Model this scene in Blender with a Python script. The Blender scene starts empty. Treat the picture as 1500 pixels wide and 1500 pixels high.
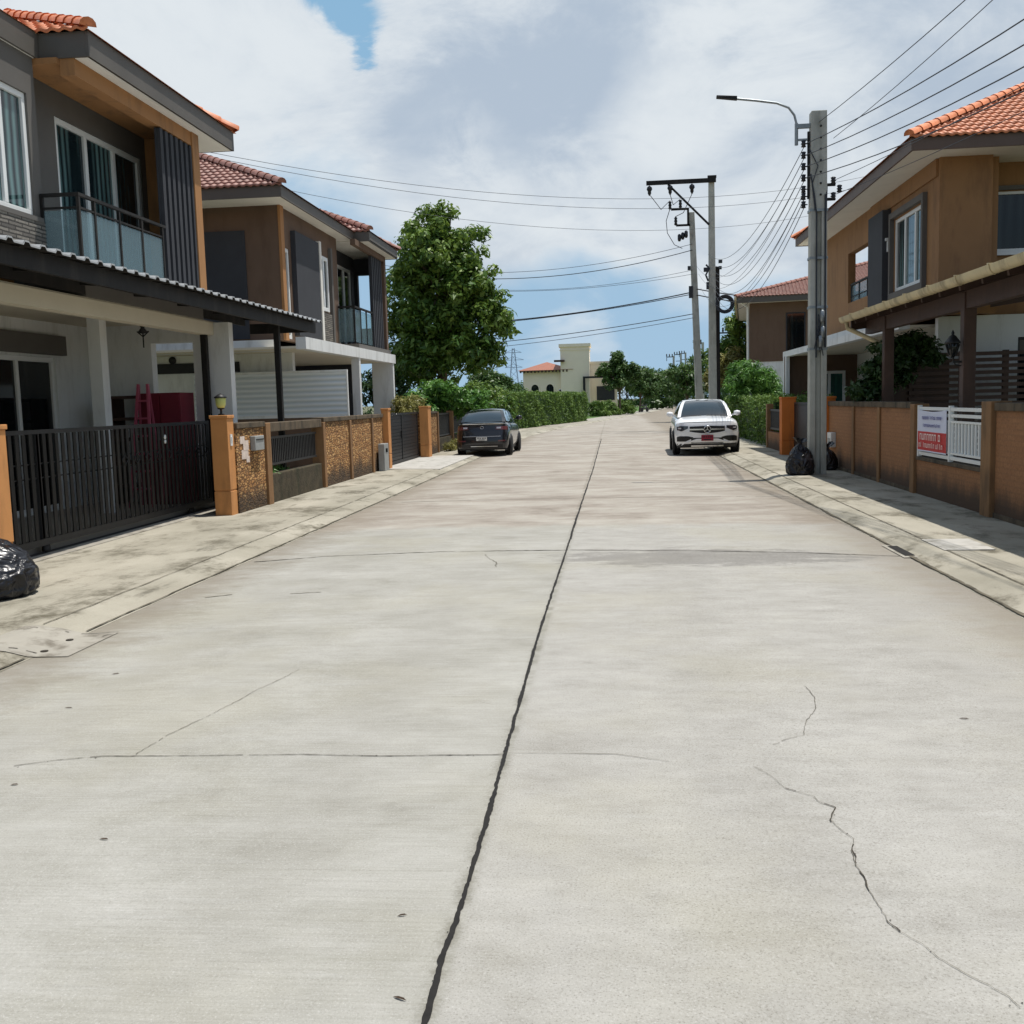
import bpy, bmesh, math, random
import numpy as np
from mathutils import Vector, Matrix, Euler
random.seed(7); rng = np.random.default_rng(7)
PI = math.pi
scene = bpy.context.scene
COL = scene.collection

# ------------------------------------------------------------------ materials
def lin(*c):
    def f(v):
        v /= 255.0
        return v / 12.92 if v <= .04045 else ((v + .055) / 1.055) ** 2.4
    return tuple(f(v) for v in c)

class NT:
    """small helper round a material's node tree"""
    def __init__(s, name):
        s.m = bpy.data.materials.new(name); s.m.use_nodes = True
        s.t = s.m.node_tree; s.n = s.t.nodes
        s.b = s.n['Principled BSDF']
    def add(s, typ, **kw):
        n = s.n.new(typ)
        for k, v in kw.items():
            if k in n.inputs: s.put(n.inputs[k], v)
            else: setattr(n, k, v)
        return n
    def put(s, sock, v):
        if hasattr(v, 'is_output') or isinstance(v, bpy.types.NodeSocket): s.t.links.new(v, sock)
        elif isinstance(v, (tuple, list)) and len(v) == 3 and sock.type == 'RGBA': sock.default_value = (*v, 1)
        else: sock.default_value = v
    def coord(s, kind='Object', scale=(1, 1, 1)):
        c = s.add('ShaderNodeTexCoord')
        mp = s.add('ShaderNodeMapping'); s.put(mp.inputs['Vector'], c.outputs[kind]); mp.inputs['Scale'].default_value = scale
        return mp.outputs[0]
    def noise(s, vec, scale, detail=4, rough=.55, dist=0):
        n = s.add('ShaderNodeTexNoise', Scale=scale, Detail=detail, Roughness=rough, Distortion=dist)
        s.put(n.inputs['Vector'], vec); return n.outputs['Fac']
    def ramp(s, fac, stops):
        r = s.add('ShaderNodeValToRGB'); s.put(r.inputs[0], fac)
        e = r.color_ramp.elements
        while len(e) < len(stops): e.new(.5)
        for i, (p, c) in enumerate(stops):
            e[i].position = p; e[i].color = (*c, 1) if len(c) == 3 else c
        return r.outputs[0]
    def step(s, fac, a, b, lo=0., hi=1.):
        r = s.add('ShaderNodeMapRange'); r.interpolation_type = 'SMOOTHSTEP'
        s.put(r.inputs[0], fac); r.inputs[1].default_value = a; r.inputs[2].default_value = b
        r.inputs[3].default_value = lo; r.inputs[4].default_value = hi
        return r.outputs[0]
    def math(s, op, a, b=0.):
        n = s.add('ShaderNodeMath', operation=op); s.put(n.inputs[0], a); s.put(n.inputs[1], b); return n.outputs[0]
    def mix(s, fac, a, b, blend='MIX'):
        n = s.add('ShaderNodeMix', data_type='RGBA', blend_type=blend)
        s.put(n.inputs[0], fac); s.put(n.inputs[6], a); s.put(n.inputs[7], b); return n.outputs[2]
    def bump(s, h, strength=.3, dist=.01, prev=None):
        n = s.add('ShaderNodeBump', Strength=strength, Distance=dist); s.put(n.inputs['Height'], h)
        if prev is not None: s.put(n.inputs['Normal'], prev)
        s.put(s.b.inputs['Normal'], n.outputs[0]); return n.outputs[0]
    def base(s, c): s.put(s.b.inputs['Base Color'], c)
    def rough(s, v): s.put(s.b.inputs['Roughness'], v)

def plain(name, c, rough=.6, var=.12, nscale=3., metal=0., bump=0., bscale=60., spec=.4, dirt=None, coat=0.):
    t = NT(name); v = t.coord('Object')
    n = t.noise(v, nscale, 5, .6)
    lo = tuple(max(0, x * (1 - var)) for x in c); hi = tuple(min(1, x * (1 + var)) for x in c)
    col = t.ramp(n, [(.3, lo), (.7, hi)])
    if dirt:
        d = t.noise(t.coord('Object', (1.5, 1.5, .35)), 2.2, 6, .65)
        col = t.mix(t.step(d, .47, .70, 0, dirt[1] * 1.25), col, dirt[0])
    t.base(col); t.rough(rough); t.b.inputs['Metallic'].default_value = metal
    t.b.inputs['Specular IOR Level'].default_value = spec
    if coat: t.b.inputs['Coat Weight'].default_value = coat; t.b.inputs['Coat Roughness'].default_value = .03
    if bump: t.bump(t.noise(v, bscale, 4, .6), bump, .01)
    return t.m

M = {}
M['tan'] = plain('tan_render', lin(166, 120, 76), .8, .07, 1.5, bump=.15, dirt=(lin(95, 75, 58), .35))
M['brownR'] = plain('tan_brown_render', lin(150, 113, 76), .85, .08, 1.2, bump=.15, dirt=(lin(92, 70, 52), .3))
M['brown'] = plain('brown_render', lin(106, 86, 71), .85, .08, 1.2, bump=.15, dirt=(lin(80, 62, 48), .3))
M['greywall'] = plain('grey_render', lin(100, 97, 93), .85, .08, 1.5, bump=.15)
M['slate'] = plain('slate_render', lin(58, 60, 65), .8, .1, 2, bump=.12)
M['white'] = plain('white_render', lin(222, 224, 222), .75, .04, 1.2, bump=.1, dirt=(lin(165, 165, 158), .35))
M['cream'] = plain('cream_render', lin(214, 206, 186), .8, .05, 1.2, bump=.1)
M['soffit'] = plain('soffit_board', lin(226, 224, 216), .7, .05, 2)
M['fascia'] = plain('fascia_paint', lin(92, 88, 82), .6, .1, 2)
M['fasciabrown'] = plain('fascia_brown', lin(98, 82, 72), .6, .1, 2)
M['frame'] = plain('window_frame_white', lin(228, 230, 228), .4, .03, 4)
M['darkmetal'] = plain('dark_metal', lin(32, 31, 30), .65, .2, 8, metal=.3, dirt=(lin(80, 74, 68), .25))
M['blackmetal'] = plain('black_metal', lin(30, 31, 33), .5, .2, 8)
M['galv'] = plain('galvanised_metal', lin(140, 146, 148), .45, .2, 6, metal=.6)
M['pillar'] = plain('orange_pillar_render', lin(200, 140, 84), .8, .08, 2.5, bump=.2, dirt=(lin(120, 84, 56), .35))
M['orange'] = plain('deep_orange_render', lin(198, 112, 46), .8, .08, 2.5, bump=.2, dirt=(lin(110, 70, 42), .4))
M['beige'] = plain('beige_gutter', lin(205, 190, 150), .5, .1, 3, dirt=(lin(128, 112, 84), .55))
M['wood'] = plain('dark_brown_timber', lin(74, 54, 46), .6, .2, 5, dirt=(lin(50, 38, 34), .4))
M['insul'] = plain('insulator_glaze', lin(34, 36, 42), .25, .15, 6)
M['cable'] = plain('cable_sheath', lin(52, 56, 63), .6, .1, 6)
M['rubber'] = plain('tyre_rubber', lin(28, 28, 29), .85, .15, 12)
M['blackplastic'] = plain('black_plastic', lin(24, 24, 26), .45, .1, 8)
M['chrome'] = plain('bright_trim', lin(205, 207, 210), .18, .03, 5, metal=1.)
M['alloy'] = plain('alloy_rim', lin(150, 152, 156), .3, .06, 5, metal=.8)
M['carwhite'] = plain('white_car_paint', lin(236, 238, 240), .3, .01, 2, coat=.8, spec=.5)
M['carnavy'] = plain('navy_car_paint', lin(20, 21, 27), .3, .05, 2, coat=.9, spec=.5, metal=.3)
M['carsilver'] = plain('silver_car_paint', lin(165, 168, 172), .3, .03, 2, coat=.8, metal=.5)
M['redplate'] = plain('red_plate', lin(150, 26, 52), .5, .06, 20)
M['whiteplate'] = plain('white_plate', lin(220, 220, 216), .5, .04, 20)
M['platemark'] = plain('plate_mark', lin(38, 34, 40), .6, .05, 20)
M['taillight'] = plain('tail_lamp', lin(96, 52, 56), .15, .2, 20, coat=1.)
M['lampclear'] = plain('lamp_glass_clear', lin(200, 200, 205), .1, .1, 20, coat=1.)
M['headlamp'] = plain('head_lamp_dark', lin(58, 62, 68), .1, .4, 25, coat=1.)
M['maroon'] = plain('maroon_cabinet', lin(112, 28, 44), .5, .1, 4)
M['pink'] = plain('pink_ladder', lin(176, 84, 104), .5, .08, 4)
M['lampglass'] = plain('lamp_shade_glass', lin(196, 200, 120), .35, .08, 6)
M['mailgrey'] = plain('mailbox_grey', lin(150, 152, 150), .5, .1, 6)
M['paper'] = plain('old_notice', lin(214, 198, 186), .85, .15, 14)
M['bannerwhite'] = plain('banner_white', lin(214, 218, 236), .55, .04, 3)
M['bannerred'] = plain('banner_red', lin(196, 44, 46), .55, .05, 3)
M['bannerink'] = plain('banner_ink', lin(96, 96, 150), .6, .05, 3)
M['bannerpink'] = plain('banner_letter', lin(244, 214, 206), .6, .03, 3)
M['mansion'] = plain('mansion_render', lin(250, 236, 214), .8, .04, .6)
M['pylon'] = plain('hazy_pylon_steel', lin(150, 165, 185), .7, .05, .2)  # pale blue grey: distance haze put into the steel colour
M['bark'] = plain('bark', lin(96, 82, 68), .95, .3, 6, bump=.8, bscale=14)
M['soil'] = plain('soil', lin(96, 84, 66), .95, .3, 5, bump=.5, bscale=20)
M['deadleaf'] = plain('dead_leaf', lin(74, 58, 44), .8, .3, 20)
M['floor'] = plain('porch_floor', lin(150, 146, 138), .6, .08, 2)

def glass_dark(name, a, b, stripes=9.):
    t = NT(name); u = t.coord('UV')
    w = t.add('ShaderNodeTexWave', wave_type='BANDS', bands_direction='X', Scale=stripes, Distortion=1.2, Detail=2.)
    t.put(w.inputs['Vector'], u); w.inputs['Detail Scale'].default_value = .6
    big = t.noise(t.coord('UV', (1, .15, 1)), 1.3, 2)
    f = t.math('MULTIPLY', w.outputs['Fac'], t.step(big, .4, .6))
    t.base(t.ramp(f, [(.0, a), (1., b)])); t.rough(.05)
    t.b.inputs['Specular IOR Level'].default_value = .35
    t.b.inputs['Coat Weight'].default_value = .12; t.b.inputs['Coat Roughness'].default_value = .02
    return t.m
M['curtainglass'] = glass_dark('curtained_glass', lin(26, 38, 42), lin(104, 134, 134), 2.2)
M['darkglass'] = glass_dark('dark_glass', lin(18, 22, 24), lin(46, 54, 56), 1.5)
M['greenglass'] = glass_dark('green_curtain_glass', lin(20, 70, 60), lin(44, 120, 100), 2.)
M['carglass'] = plain('car_glass', lin(20, 27, 32), .04, .1, 2, coat=1., spec=.9)

def rail_glass():
    t = NT('railing_glass')
    t.base(lin(150, 172, 178)); t.rough(.08)
    tr = t.add('ShaderNodeBsdfTransparent'); tr.inputs[0].default_value = (.80, .90, .92, 1)
    mx = t.add('ShaderNodeMixShader'); mx.inputs[0].default_value = .28
    t.t.links.new(tr.outputs[0], mx.inputs[1]); t.t.links.new(t.b.outputs[0], mx.inputs[2])
    t.t.links.new(mx.outputs[0], t.n['Material Output'].inputs[0])
    return t.m
M['railglass'] = rail_glass()

def tiles(name, c, var, mold):
    t = NT(name); v = t.coord('Object')
    g = t.add('ShaderNodeNewGeometry')
    wn = t.noise(v, 9, 2, .5)
    col = t.ramp(wn, [(.3, tuple(x * (1 - var) for x in c)), (.7, tuple(min(1, x * (1 + var)) for x in c))])
    isl = t.step(g.outputs['Random Per Island'], 0, 1, -.0, 1.)
    col = t.mix(t.math('MULTIPLY', isl, .35), col, tuple(x * .62 for x in c))
    d = t.noise(v, 1.6, 6, .65)
    col = t.mix(t.step(d, .5, .72, 0, .5), col, mold)
    t.base(col); t.rough(.55); t.bump(t.noise(v, 40, 3), .15, .01)
    return t.m
M['tileorange'] = tiles('orange_roof_tile', lin(214, 132, 88), .18, lin(150, 92, 66))
M['tilevilla'] = tiles('villa_roof_tile', lin(158, 98, 74), .18, lin(120, 76, 60))
M['tilered'] = tiles('brown_red_roof_tile', lin(152, 106, 92), .2, lin(112, 84, 76))

def brick(name, c1, c2, mortar, bw, bh, stain, moss_top=.5, rough_bump=.8):
    t = NT(name); u = t.coord('UV')
    b = t.add('ShaderNodeTexBrick', Scale=1., offset=.5)
    b.inputs['Mortar Size'].default_value = .012; b.inputs['Brick Width'].default_value = bw; b.inputs['Row Height'].default_value = bh
    b.inputs['Mortar Smooth'].default_value = .3
    warp = t.add('ShaderNodeTexNoise', Scale=7., Detail=2.); t.put(warp.inputs['Vector'], u)
    va = t.add('ShaderNodeVectorMath', operation='MULTIPLY_ADD'); t.put(va.inputs[0], warp.outputs['Color'])
    va.inputs[1].default_value = (.02, .02, 0); t.put(va.inputs[2], u)
    t.put(b.inputs['Vector'], va.outputs[0])
    b.inputs['Color1'].default_value = (*c1, 1); b.inputs['Color2'].default_value = (*c2, 1); b.inputs['Mortar'].default_value = (*mortar, 1)
    n = t.noise(u, 26, 5, .7)
    col = t.mix(t.step(n, .35, .7, 0, .55), b.outputs['Color'], tuple(x * .42 for x in c1))
    o = t.add('ShaderNodeTexCoord'); sx = t.add('ShaderNodeSeparateXYZ'); t.put(sx.inputs[0], o.outputs['UV'])
    z = sx.outputs['Y']
    big = t.noise(t.coord('UV', (1, .25, 1)), 2.3, 6, .65)
    foot = t.step(t.math('ADD', z, t.math('MULTIPLY', big, -.55)), -.12, .22, .85, 0.)
    col = t.mix(foot, col, stain)
    top = t.step(t.math('ADD', z, t.math('MULTIPLY', big, .55)), 1.5, 1.75, 0., moss_top)
    col = t.mix(top, col, stain)
    t.base(col); t.rough(.9)
    p = t.bump(b.outputs['Fac'], -.6, .01); t.bump(n, rough_bump, .02, p)
    return t.m
def splitface():
    t = NT('rough_buff_brick'); u = t.coord('UV'); us = t.coord('UV', (8.5, 21, 1))
    wp = t.add('ShaderNodeTexNoise', Scale=1.6, Detail=3.); t.put(wp.inputs['Vector'], us)
    va = t.add('ShaderNodeVectorMath', operation='MULTIPLY_ADD'); t.put(va.inputs[0], wp.outputs['Color']); va.inputs[1].default_value = (.8, .45, 0); t.put(va.inputs[2], us)
    v1 = t.add('ShaderNodeTexVoronoi', feature='DISTANCE_TO_EDGE', Scale=1., Randomness=.75); t.put(v1.inputs['Vector'], va.outputs[0])
    v2 = t.add('ShaderNodeTexVoronoi', feature='F1', Scale=1., Randomness=.75); t.put(v2.inputs['Vector'], va.outputs[0])
    sx = t.add('ShaderNodeSeparateColor'); t.put(sx.inputs[0], v2.outputs['Color'])
    col = t.ramp(sx.outputs[0], [(0., lin(170, 120, 68)), (.5, lin(200, 148, 88)), (1., lin(222, 178, 118))])
    n = t.noise(u, 30, 5, .7)
    col = t.mix(t.step(n, .4, .7, 0, .6), col, lin(104, 72, 42))
    gap = t.step(v1.outputs['Distance'], .0, .16)
    col = t.mix(gap, lin(104, 72, 42), col)
    o = t.add('ShaderNodeTexCoord'); sz = t.add('ShaderNodeSeparateXYZ'); t.put(sz.inputs[0], o.outputs['UV']); z = sz.outputs['Y']
    big = t.noise(t.coord('UV', (1, .25, 1)), 2.6, 6, .65)
    col = t.mix(t.step(t.math('ADD', z, t.math('MULTIPLY', big, -.7)), -.2, .2, .85, 0.), col, lin(50, 43, 34))
    col = t.mix(t.step(t.math('ADD', z, t.math('MULTIPLY', big, .6)), 1.5, 1.75, 0., .6), col, lin(60, 50, 38))
    t.base(col); t.rough(.95)
    p = t.bump(gap, .9, .02); t.bump(n, .6, .015, p); return t.m
M['brickL'] = splitface()
M['brickR'] = brick('smooth_brown_brick', lin(164, 116, 76), lin(156, 108, 70), lin(150, 106, 70), .24, .07, lin(60, 50, 40), .35, .25)
M['capdirt'] = plain('mildewed_coping', lin(92, 80, 64), .9, .35, 4, bump=.4, dirt=(lin(40, 38, 32), .7))
M['lowstone'] = plain('mossy_low_wall', lin(70, 62, 46), .95, .35, 6, bump=1., bscale=18, dirt=(lin(40, 44, 26), .6))
M['pilR'] = plain('brown_pilaster', lin(138, 104, 70), .85, .12, 2, bump=.2, dirt=(lin(74, 60, 44), .5))
M['stoneclad'] = brick('split_stone_cladding', lin(150, 144, 134), lin(96, 92, 88), lin(50, 48, 46), .3, .05, lin(120, 116, 110), 0., 1.)

def siding():
    t = NT('white_ribbed_panel'); u = t.coord('UV')
    w = t.add('ShaderNodeTexWave', wave_type='BANDS', bands_direction='Y', Scale=2.6, Distortion=.25, Detail=1.); t.put(w.inputs['Vector'], u)
    t.base(t.mix(w.outputs['Fac'], lin(196, 206, 210), lin(226, 232, 234))); t.rough(.45); t.bump(w.outputs['Fac'], .7, .03)
    return t.m
M['siding'] = siding()

def leafmat(name, a, b, c, trans=.25, rough=.45):
    t = NT(name); g = t.add('ShaderNodeNewGeometry')
    col = t.ramp(g.outputs['Random Per Island'], [(.0, a), (.55, b), (1., c)])
    n = t.noise(t.coord('Object'), .9, 3)
    col = t.mix(t.step(n, .42, .66, 0, .5), col, c)
    t.base(col); t.rough(rough); t.b.inputs['Specular IOR Level'].default_value = .35
    tl = t.add('ShaderNodeBsdfTranslucent'); t.put(tl.inputs[0], t.mix(.5, col, c))
    mx = t.add('ShaderNodeMixShader'); mx.inputs[0].default_value = trans
    t.t.links.new(t.b.outputs[0], mx.inputs[1]); t.t.links.new(tl.outputs[0], mx.inputs[2])
    t.t.links.new(mx.outputs[0], t.n['Material Output'].inputs[0])
    return t.m
M['leafdeep'] = leafmat('broad_tree_leaf', (.028, .075, .013), (.07, .16, .026), (.22, .32, .055))
M['leafbright'] = leafmat('bright_shrub_leaf', (.035, .1, .02), (.07, .19, .03), (.15, .3, .05))
M['leafhedge'] = leafmat('hedge_leaf', (.04, .09, .014), (.08, .16, .024), (.16, .25, .045), .2, .6)
M['leafdark'] = leafmat('dark_vine_leaf', (.018, .045, .014), (.03, .075, .02), (.06, .11, .03))
M['leafyellow'] = leafmat('yellowing_leaf', (.13, .14, .03), (.2, .19, .05), (.28, .26, .08))
M['leaffar'] = leafmat('far_tree_leaf', (.034, .075, .02), (.06, .12, .03), (.11, .19, .045))

def grassmat():
    t = NT('grass'); v = t.coord('Object')
    col = t.ramp(t.noise(v, 3., 6, .7), [(.3, (.05, .1, .02)), (.7, (.1, .2, .035))])
    t.base(col); t.rough(.9); t.bump(t.noise(v, 30, 4, .8), 1., .05); return t.m
M['grass'] = grassmat()

def groundmat():
    t = NT('ground'); v = t.coord('Object')
    col = t.ramp(t.noise(v, .5, 8, .65), [(.35, (.07, .085, .035)), (.55, (.12, .12, .06)), (.75, (.2, .18, .12))])
    t.base(col); t.rough(.95); return t.m
M['ground'] = groundmat()

def concrete_road():
    t = NT('road_concrete')
    o = t.add('ShaderNodeTexCoord').outputs['Object']
    sep = t.add('ShaderNodeSeparateXYZ'); t.put(sep.inputs[0], o)
    X, Y = sep.outputs[0], sep.outputs[1]
    def nz(sc, s, d=5, r=.6, dist=0): return t.noise(t.coord('Object', sc), s, d, r, dist)
    fract = nz((1, 1.25, 1), .9, 12, .74, .2)           # cloudy mottling at every scale
    fract2 = nz((1, 1.9, 1), 2.1, 10, .76)
    broom = nz((1.0, 46, 1), 1.6, 5, .8)                # broom finish across the lane
    brush = nz((.8, 9, 1), 1.2, 9, .74)
    grit = nz((1, 1, 1), 120, 3, .8)
    grit2 = nz((1, 1, 1), 42, 4, .75)
    right = t.step(X, -.52, -.5)
    left = t.math('SUBTRACT', 1., right)
    col = t.ramp(fract, [(.30, lin(133, 130, 119)), (.44, lin(154, 152, 143)), (.56, lin(166, 164, 156)), (.70, lin(179, 177, 170))])
    colr = t.ramp(fract2, [(.28, lin(139, 135, 128)), (.45, lin(158, 155, 149)), (.58, lin(168, 165, 159)), (.74, lin(178, 175, 169))])
    col = t.mix(t.math('ADD', t.math('MULTIPLY', right, .5), .25), col, colr)
    warm = t.step(nz((1, 1, 1), .45, 5, .6), .44, .66, 0, .35)
    col = t.mix(warm, col, lin(160, 155, 136))
    # broom lines, strongest in the left lane
    bl = t.math('MULTIPLY', t.step(broom, .40, .66), t.math('ADD', t.math('MULTIPLY', left, .16), .05))
    col = t.mix(bl, col, lin(108, 105, 97))
    col = t.mix(t.math('MULTIPLY', t.step(brush, .52, .72), t.math('ADD', t.math('MULTIPLY', left, .26), .12)), col, lin(133, 131, 118))
    col = t.mix(t.math('MULTIPLY', t.step(brush, .46, .30), .25), col, lin(179, 178, 174))
    # aggregate: dark pits and pale grains, coarser on the right
    sp = t.math('MULTIPLY', t.step(grit, .54, .68), t.math('ADD', t.math('MULTIPLY', right, .30), .30))
    col = t.mix(sp, col, lin(100, 96, 87))
    col = t.mix(t.step(grit, .45, .30, 0, .5), col, lin(197, 195, 190))
    col = t.mix(t.math('MULTIPLY', t.step(grit2, .56, .72), t.math('ADD', t.math('MULTIPLY', right, .25), .18)), col, lin(118, 113, 105))
    # grey scuffs, oil and mildew, broken up by the surface grain
    grain = t.math('MULTIPLY', t.step(grit2, .36, .60, .25, 1.), t.step(broom, .30, .62, .45, 1.))
    for sc, s_, lo, hi, amt, c in (((.55, 1.5, 1), .85, .57, .74, .55, (124, 122, 114)), ((.9, 1.2, 1), .38, .56, .72, .42, (118, 116, 108)), ((2.2, 3.2, 1), .75, .61, .75, .60, (104, 102, 94)), ((.35, 3.4, 1), 1.3, .60, .74, .40, (118, 115, 103)), ((5, 6, 1), .9, .66, .76, .55, (92, 90, 82))):
        col = t.mix(t.math('MULTIPLY', t.step(nz(sc, s_, 8, .72, .5), lo, hi, 0, amt), grain), col, lin(*c))
    # faint darker wheel paths
    for cx in (-2.95, -1.35, .55, 2.1):
        d = t.math('ABSOLUTE', t.math('SUBTRACT', t.math('ADD', X, t.math('MULTIPLY', t.math('SUBTRACT', fract, .5), .9)), cx))
        col = t.mix(t.step(d, .05, .38, .10, 0.), col, lin(124, 120, 113))
    # the older slabs past the joint: warmer, worn in irregular bands
    wob = t.math('MULTIPLY', t.math('SUBTRACT', nz((1, .2, 1), 1.5, 4), .5), 1.1)
    old = t.step(t.math('ADD', Y, wob), 13.5, 14.0)
    oldn = nz((.6, 1.1, 1), 1.0, 11, .76, .3)
    colo = t.ramp(oldn, [(.28, lin(116, 108, 98)), (.44, lin(147, 139, 129)), (.56, lin(162, 156, 146)), (.72, lin(178, 173, 164))])
    colo = t.mix(t.step(nz((.8, .6, 1), .5, 8, .7), .54, .72, 0, .5), colo, lin(125, 118, 106))
    colo = t.mix(t.math('MULTIPLY', sp, .6), colo, lin(96, 91, 83))
    col = t.mix(old, col, colo)
    # damp patch in the right lane before the joint
    dx = t.math('MULTIPLY', t.math('SUBTRACT', X, 1.0), .55); dy = t.math('MULTIPLY', t.math('SUBTRACT', Y, 10.85), 1.5)
    rr = t.math('ADD', t.math('ADD', t.math('MULTIPLY', dx, dx), t.math('MULTIPLY', dy, dy)), t.math('MULTIPLY', t.math('SUBTRACT', fract2, .5), 3.4))
    col = t.mix(t.math('MULTIPLY', t.step(rr, .35, 1.1, .62, 0.), t.step(grit2, .3, .6, .6, 1.)), col, lin(108, 105, 101))
    # dirt washed against both gutters and along the centre joint
    jit = t.math('MULTIPLY', t.math('SUBTRACT', fract2, .5), 1.9)
    edge = t.math('MAXIMUM', t.step(t.math('ADD', X, jit), 2.2, 3.1), t.step(t.math('ADD', X, jit), -3.3, -4.2))
    col = t.mix(t.math('MULTIPLY', edge, .6), col, lin(120, 110, 95))
    dj = t.math('ABSOLUTE', t.math('ADD', t.math('ADD', X, .535), t.math('MULTIPLY', t.math('SUBTRACT', grit2, .5), .10)))
    col = t.mix(t.math('MULTIPLY', t.step(dj, .0, .06, .55, 0.), t.step(fract2, .40, .62)), col, lin(93, 89, 75))
    t.base(col); t.rough(.9); t.b.inputs['Specular IOR Level'].default_value = .22
    p = t.bump(broom, .28, .004); p = t.bump(grit, .5, .004, p); t.bump(grit2, .3, .006, p)
    return t.m
M['road'] = concrete_road()
M['tar'] = plain('joint_tar', lin(30, 28, 26), .9, .3, 20)
M['hair'] = plain('hairline_crack', lin(104, 99, 88), .95, .3, 9)
M['crack'] = plain('crack_dirt', lin(62, 56, 48), .95, .3, 20)

def pavement():
    t = NT('pavement_concrete'); v = t.coord('Object')
    def nz(sc, s, d=5, r=.6): return t.noise(t.coord('Object', sc), s, d, r)
    col = t.ramp(nz((1, .6, 1), 1.0, 6), [(.3, lin(140, 135, 120)), (.7, lin(173, 167, 152))])
    sp = nz((1, 1, 1), 70, 3, .75)
    col = t.mix(t.step(sp, .5, .75, 0, .35), col, lin(104, 96, 80))
    mold = nz((.9, .6, 1), 1.5, 8, .72)
    fine = nz((1, 1, 1), 12, 4, .7)
    col = t.mix(t.math('MULTIPLY', t.step(mold, .475, .66), t.step(fine, .3, .58, .35, .9)), col, lin(78, 72, 55))
    mold2 = nz((2.5, .5, 1), 1.6, 6, .7)
    col = t.mix(t.step(mold2, .58, .72, 0, .6), col, lin(67, 63, 50))
    t.base(col); t.rough(.92)
    p = t.bump(sp, .35, .005); t.bump(fine, .2, .01, p); return t.m
M['pave'] = pavement()
M['kerb'] = plain('kerb_concrete', lin(157, 152, 141), .9, .12, 3, bump=.3, dirt=(lin(88, 80, 67), .6))
M['gutterdirt'] = plain('gutter_dirt', lin(96, 90, 77), .95, .3, 5, bump=.3, dirt=(lin(51, 47, 39), .7))
M['drive'] = plain('pale_drive_concrete', lin(178, 175, 168), .9, .08, 2, bump=.2, dirt=(lin(120, 116, 103), .5))
M['polecon'] = plain('pole_concrete', lin(178, 179, 170), .85, .12, 2.5, bump=.25, dirt=(lin(104, 106, 98), .45))
M['bag'] = None
def bagmat():
    t = NT('black_plastic_bag'); v = t.coord('Object')
    t.base(lin(27, 27, 32)); t.rough(.28)
    n = t.add('ShaderNodeTexNoise', Scale=3.2, Detail=2.5, Distortion=2.2); t.put(n.inputs['Vector'], v)
    t.bump(n.outputs['Fac'], .8, .12); return t.m
M['bag'] = bagmat()
M['sheet'] = plain('shaded_sheet_underside', lin(44, 42, 40), .5, .15, 4)  # underside of the carport sheet, colour darkened for the shade beneath
M['sheettop'] = plain('sunlit_sheet_top', lin(178, 180, 180), .4, .1, 4, metal=.3)  # top and edge of the same sheet, colour paler for the sunlit side

# ------------------------------------------------------------------ objects
ORG = {}
def tag(o, label=None, cat=None, group=None, kind=None):
    if label: o['label'] = label
    if cat: o['category'] = cat
    if group: o['group'] = group
    if kind: o['kind'] = kind
    return o
def thing(name, label, cat, loc=(0, 0, 0), group=None):
    o = bpy.data.objects.new(name, None); COL.objects.link(o); o.location = loc
    o.empty_display_size = .2
    ORG[o.name] = Vector(loc)
    return tag(o, label, cat, group)

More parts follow.
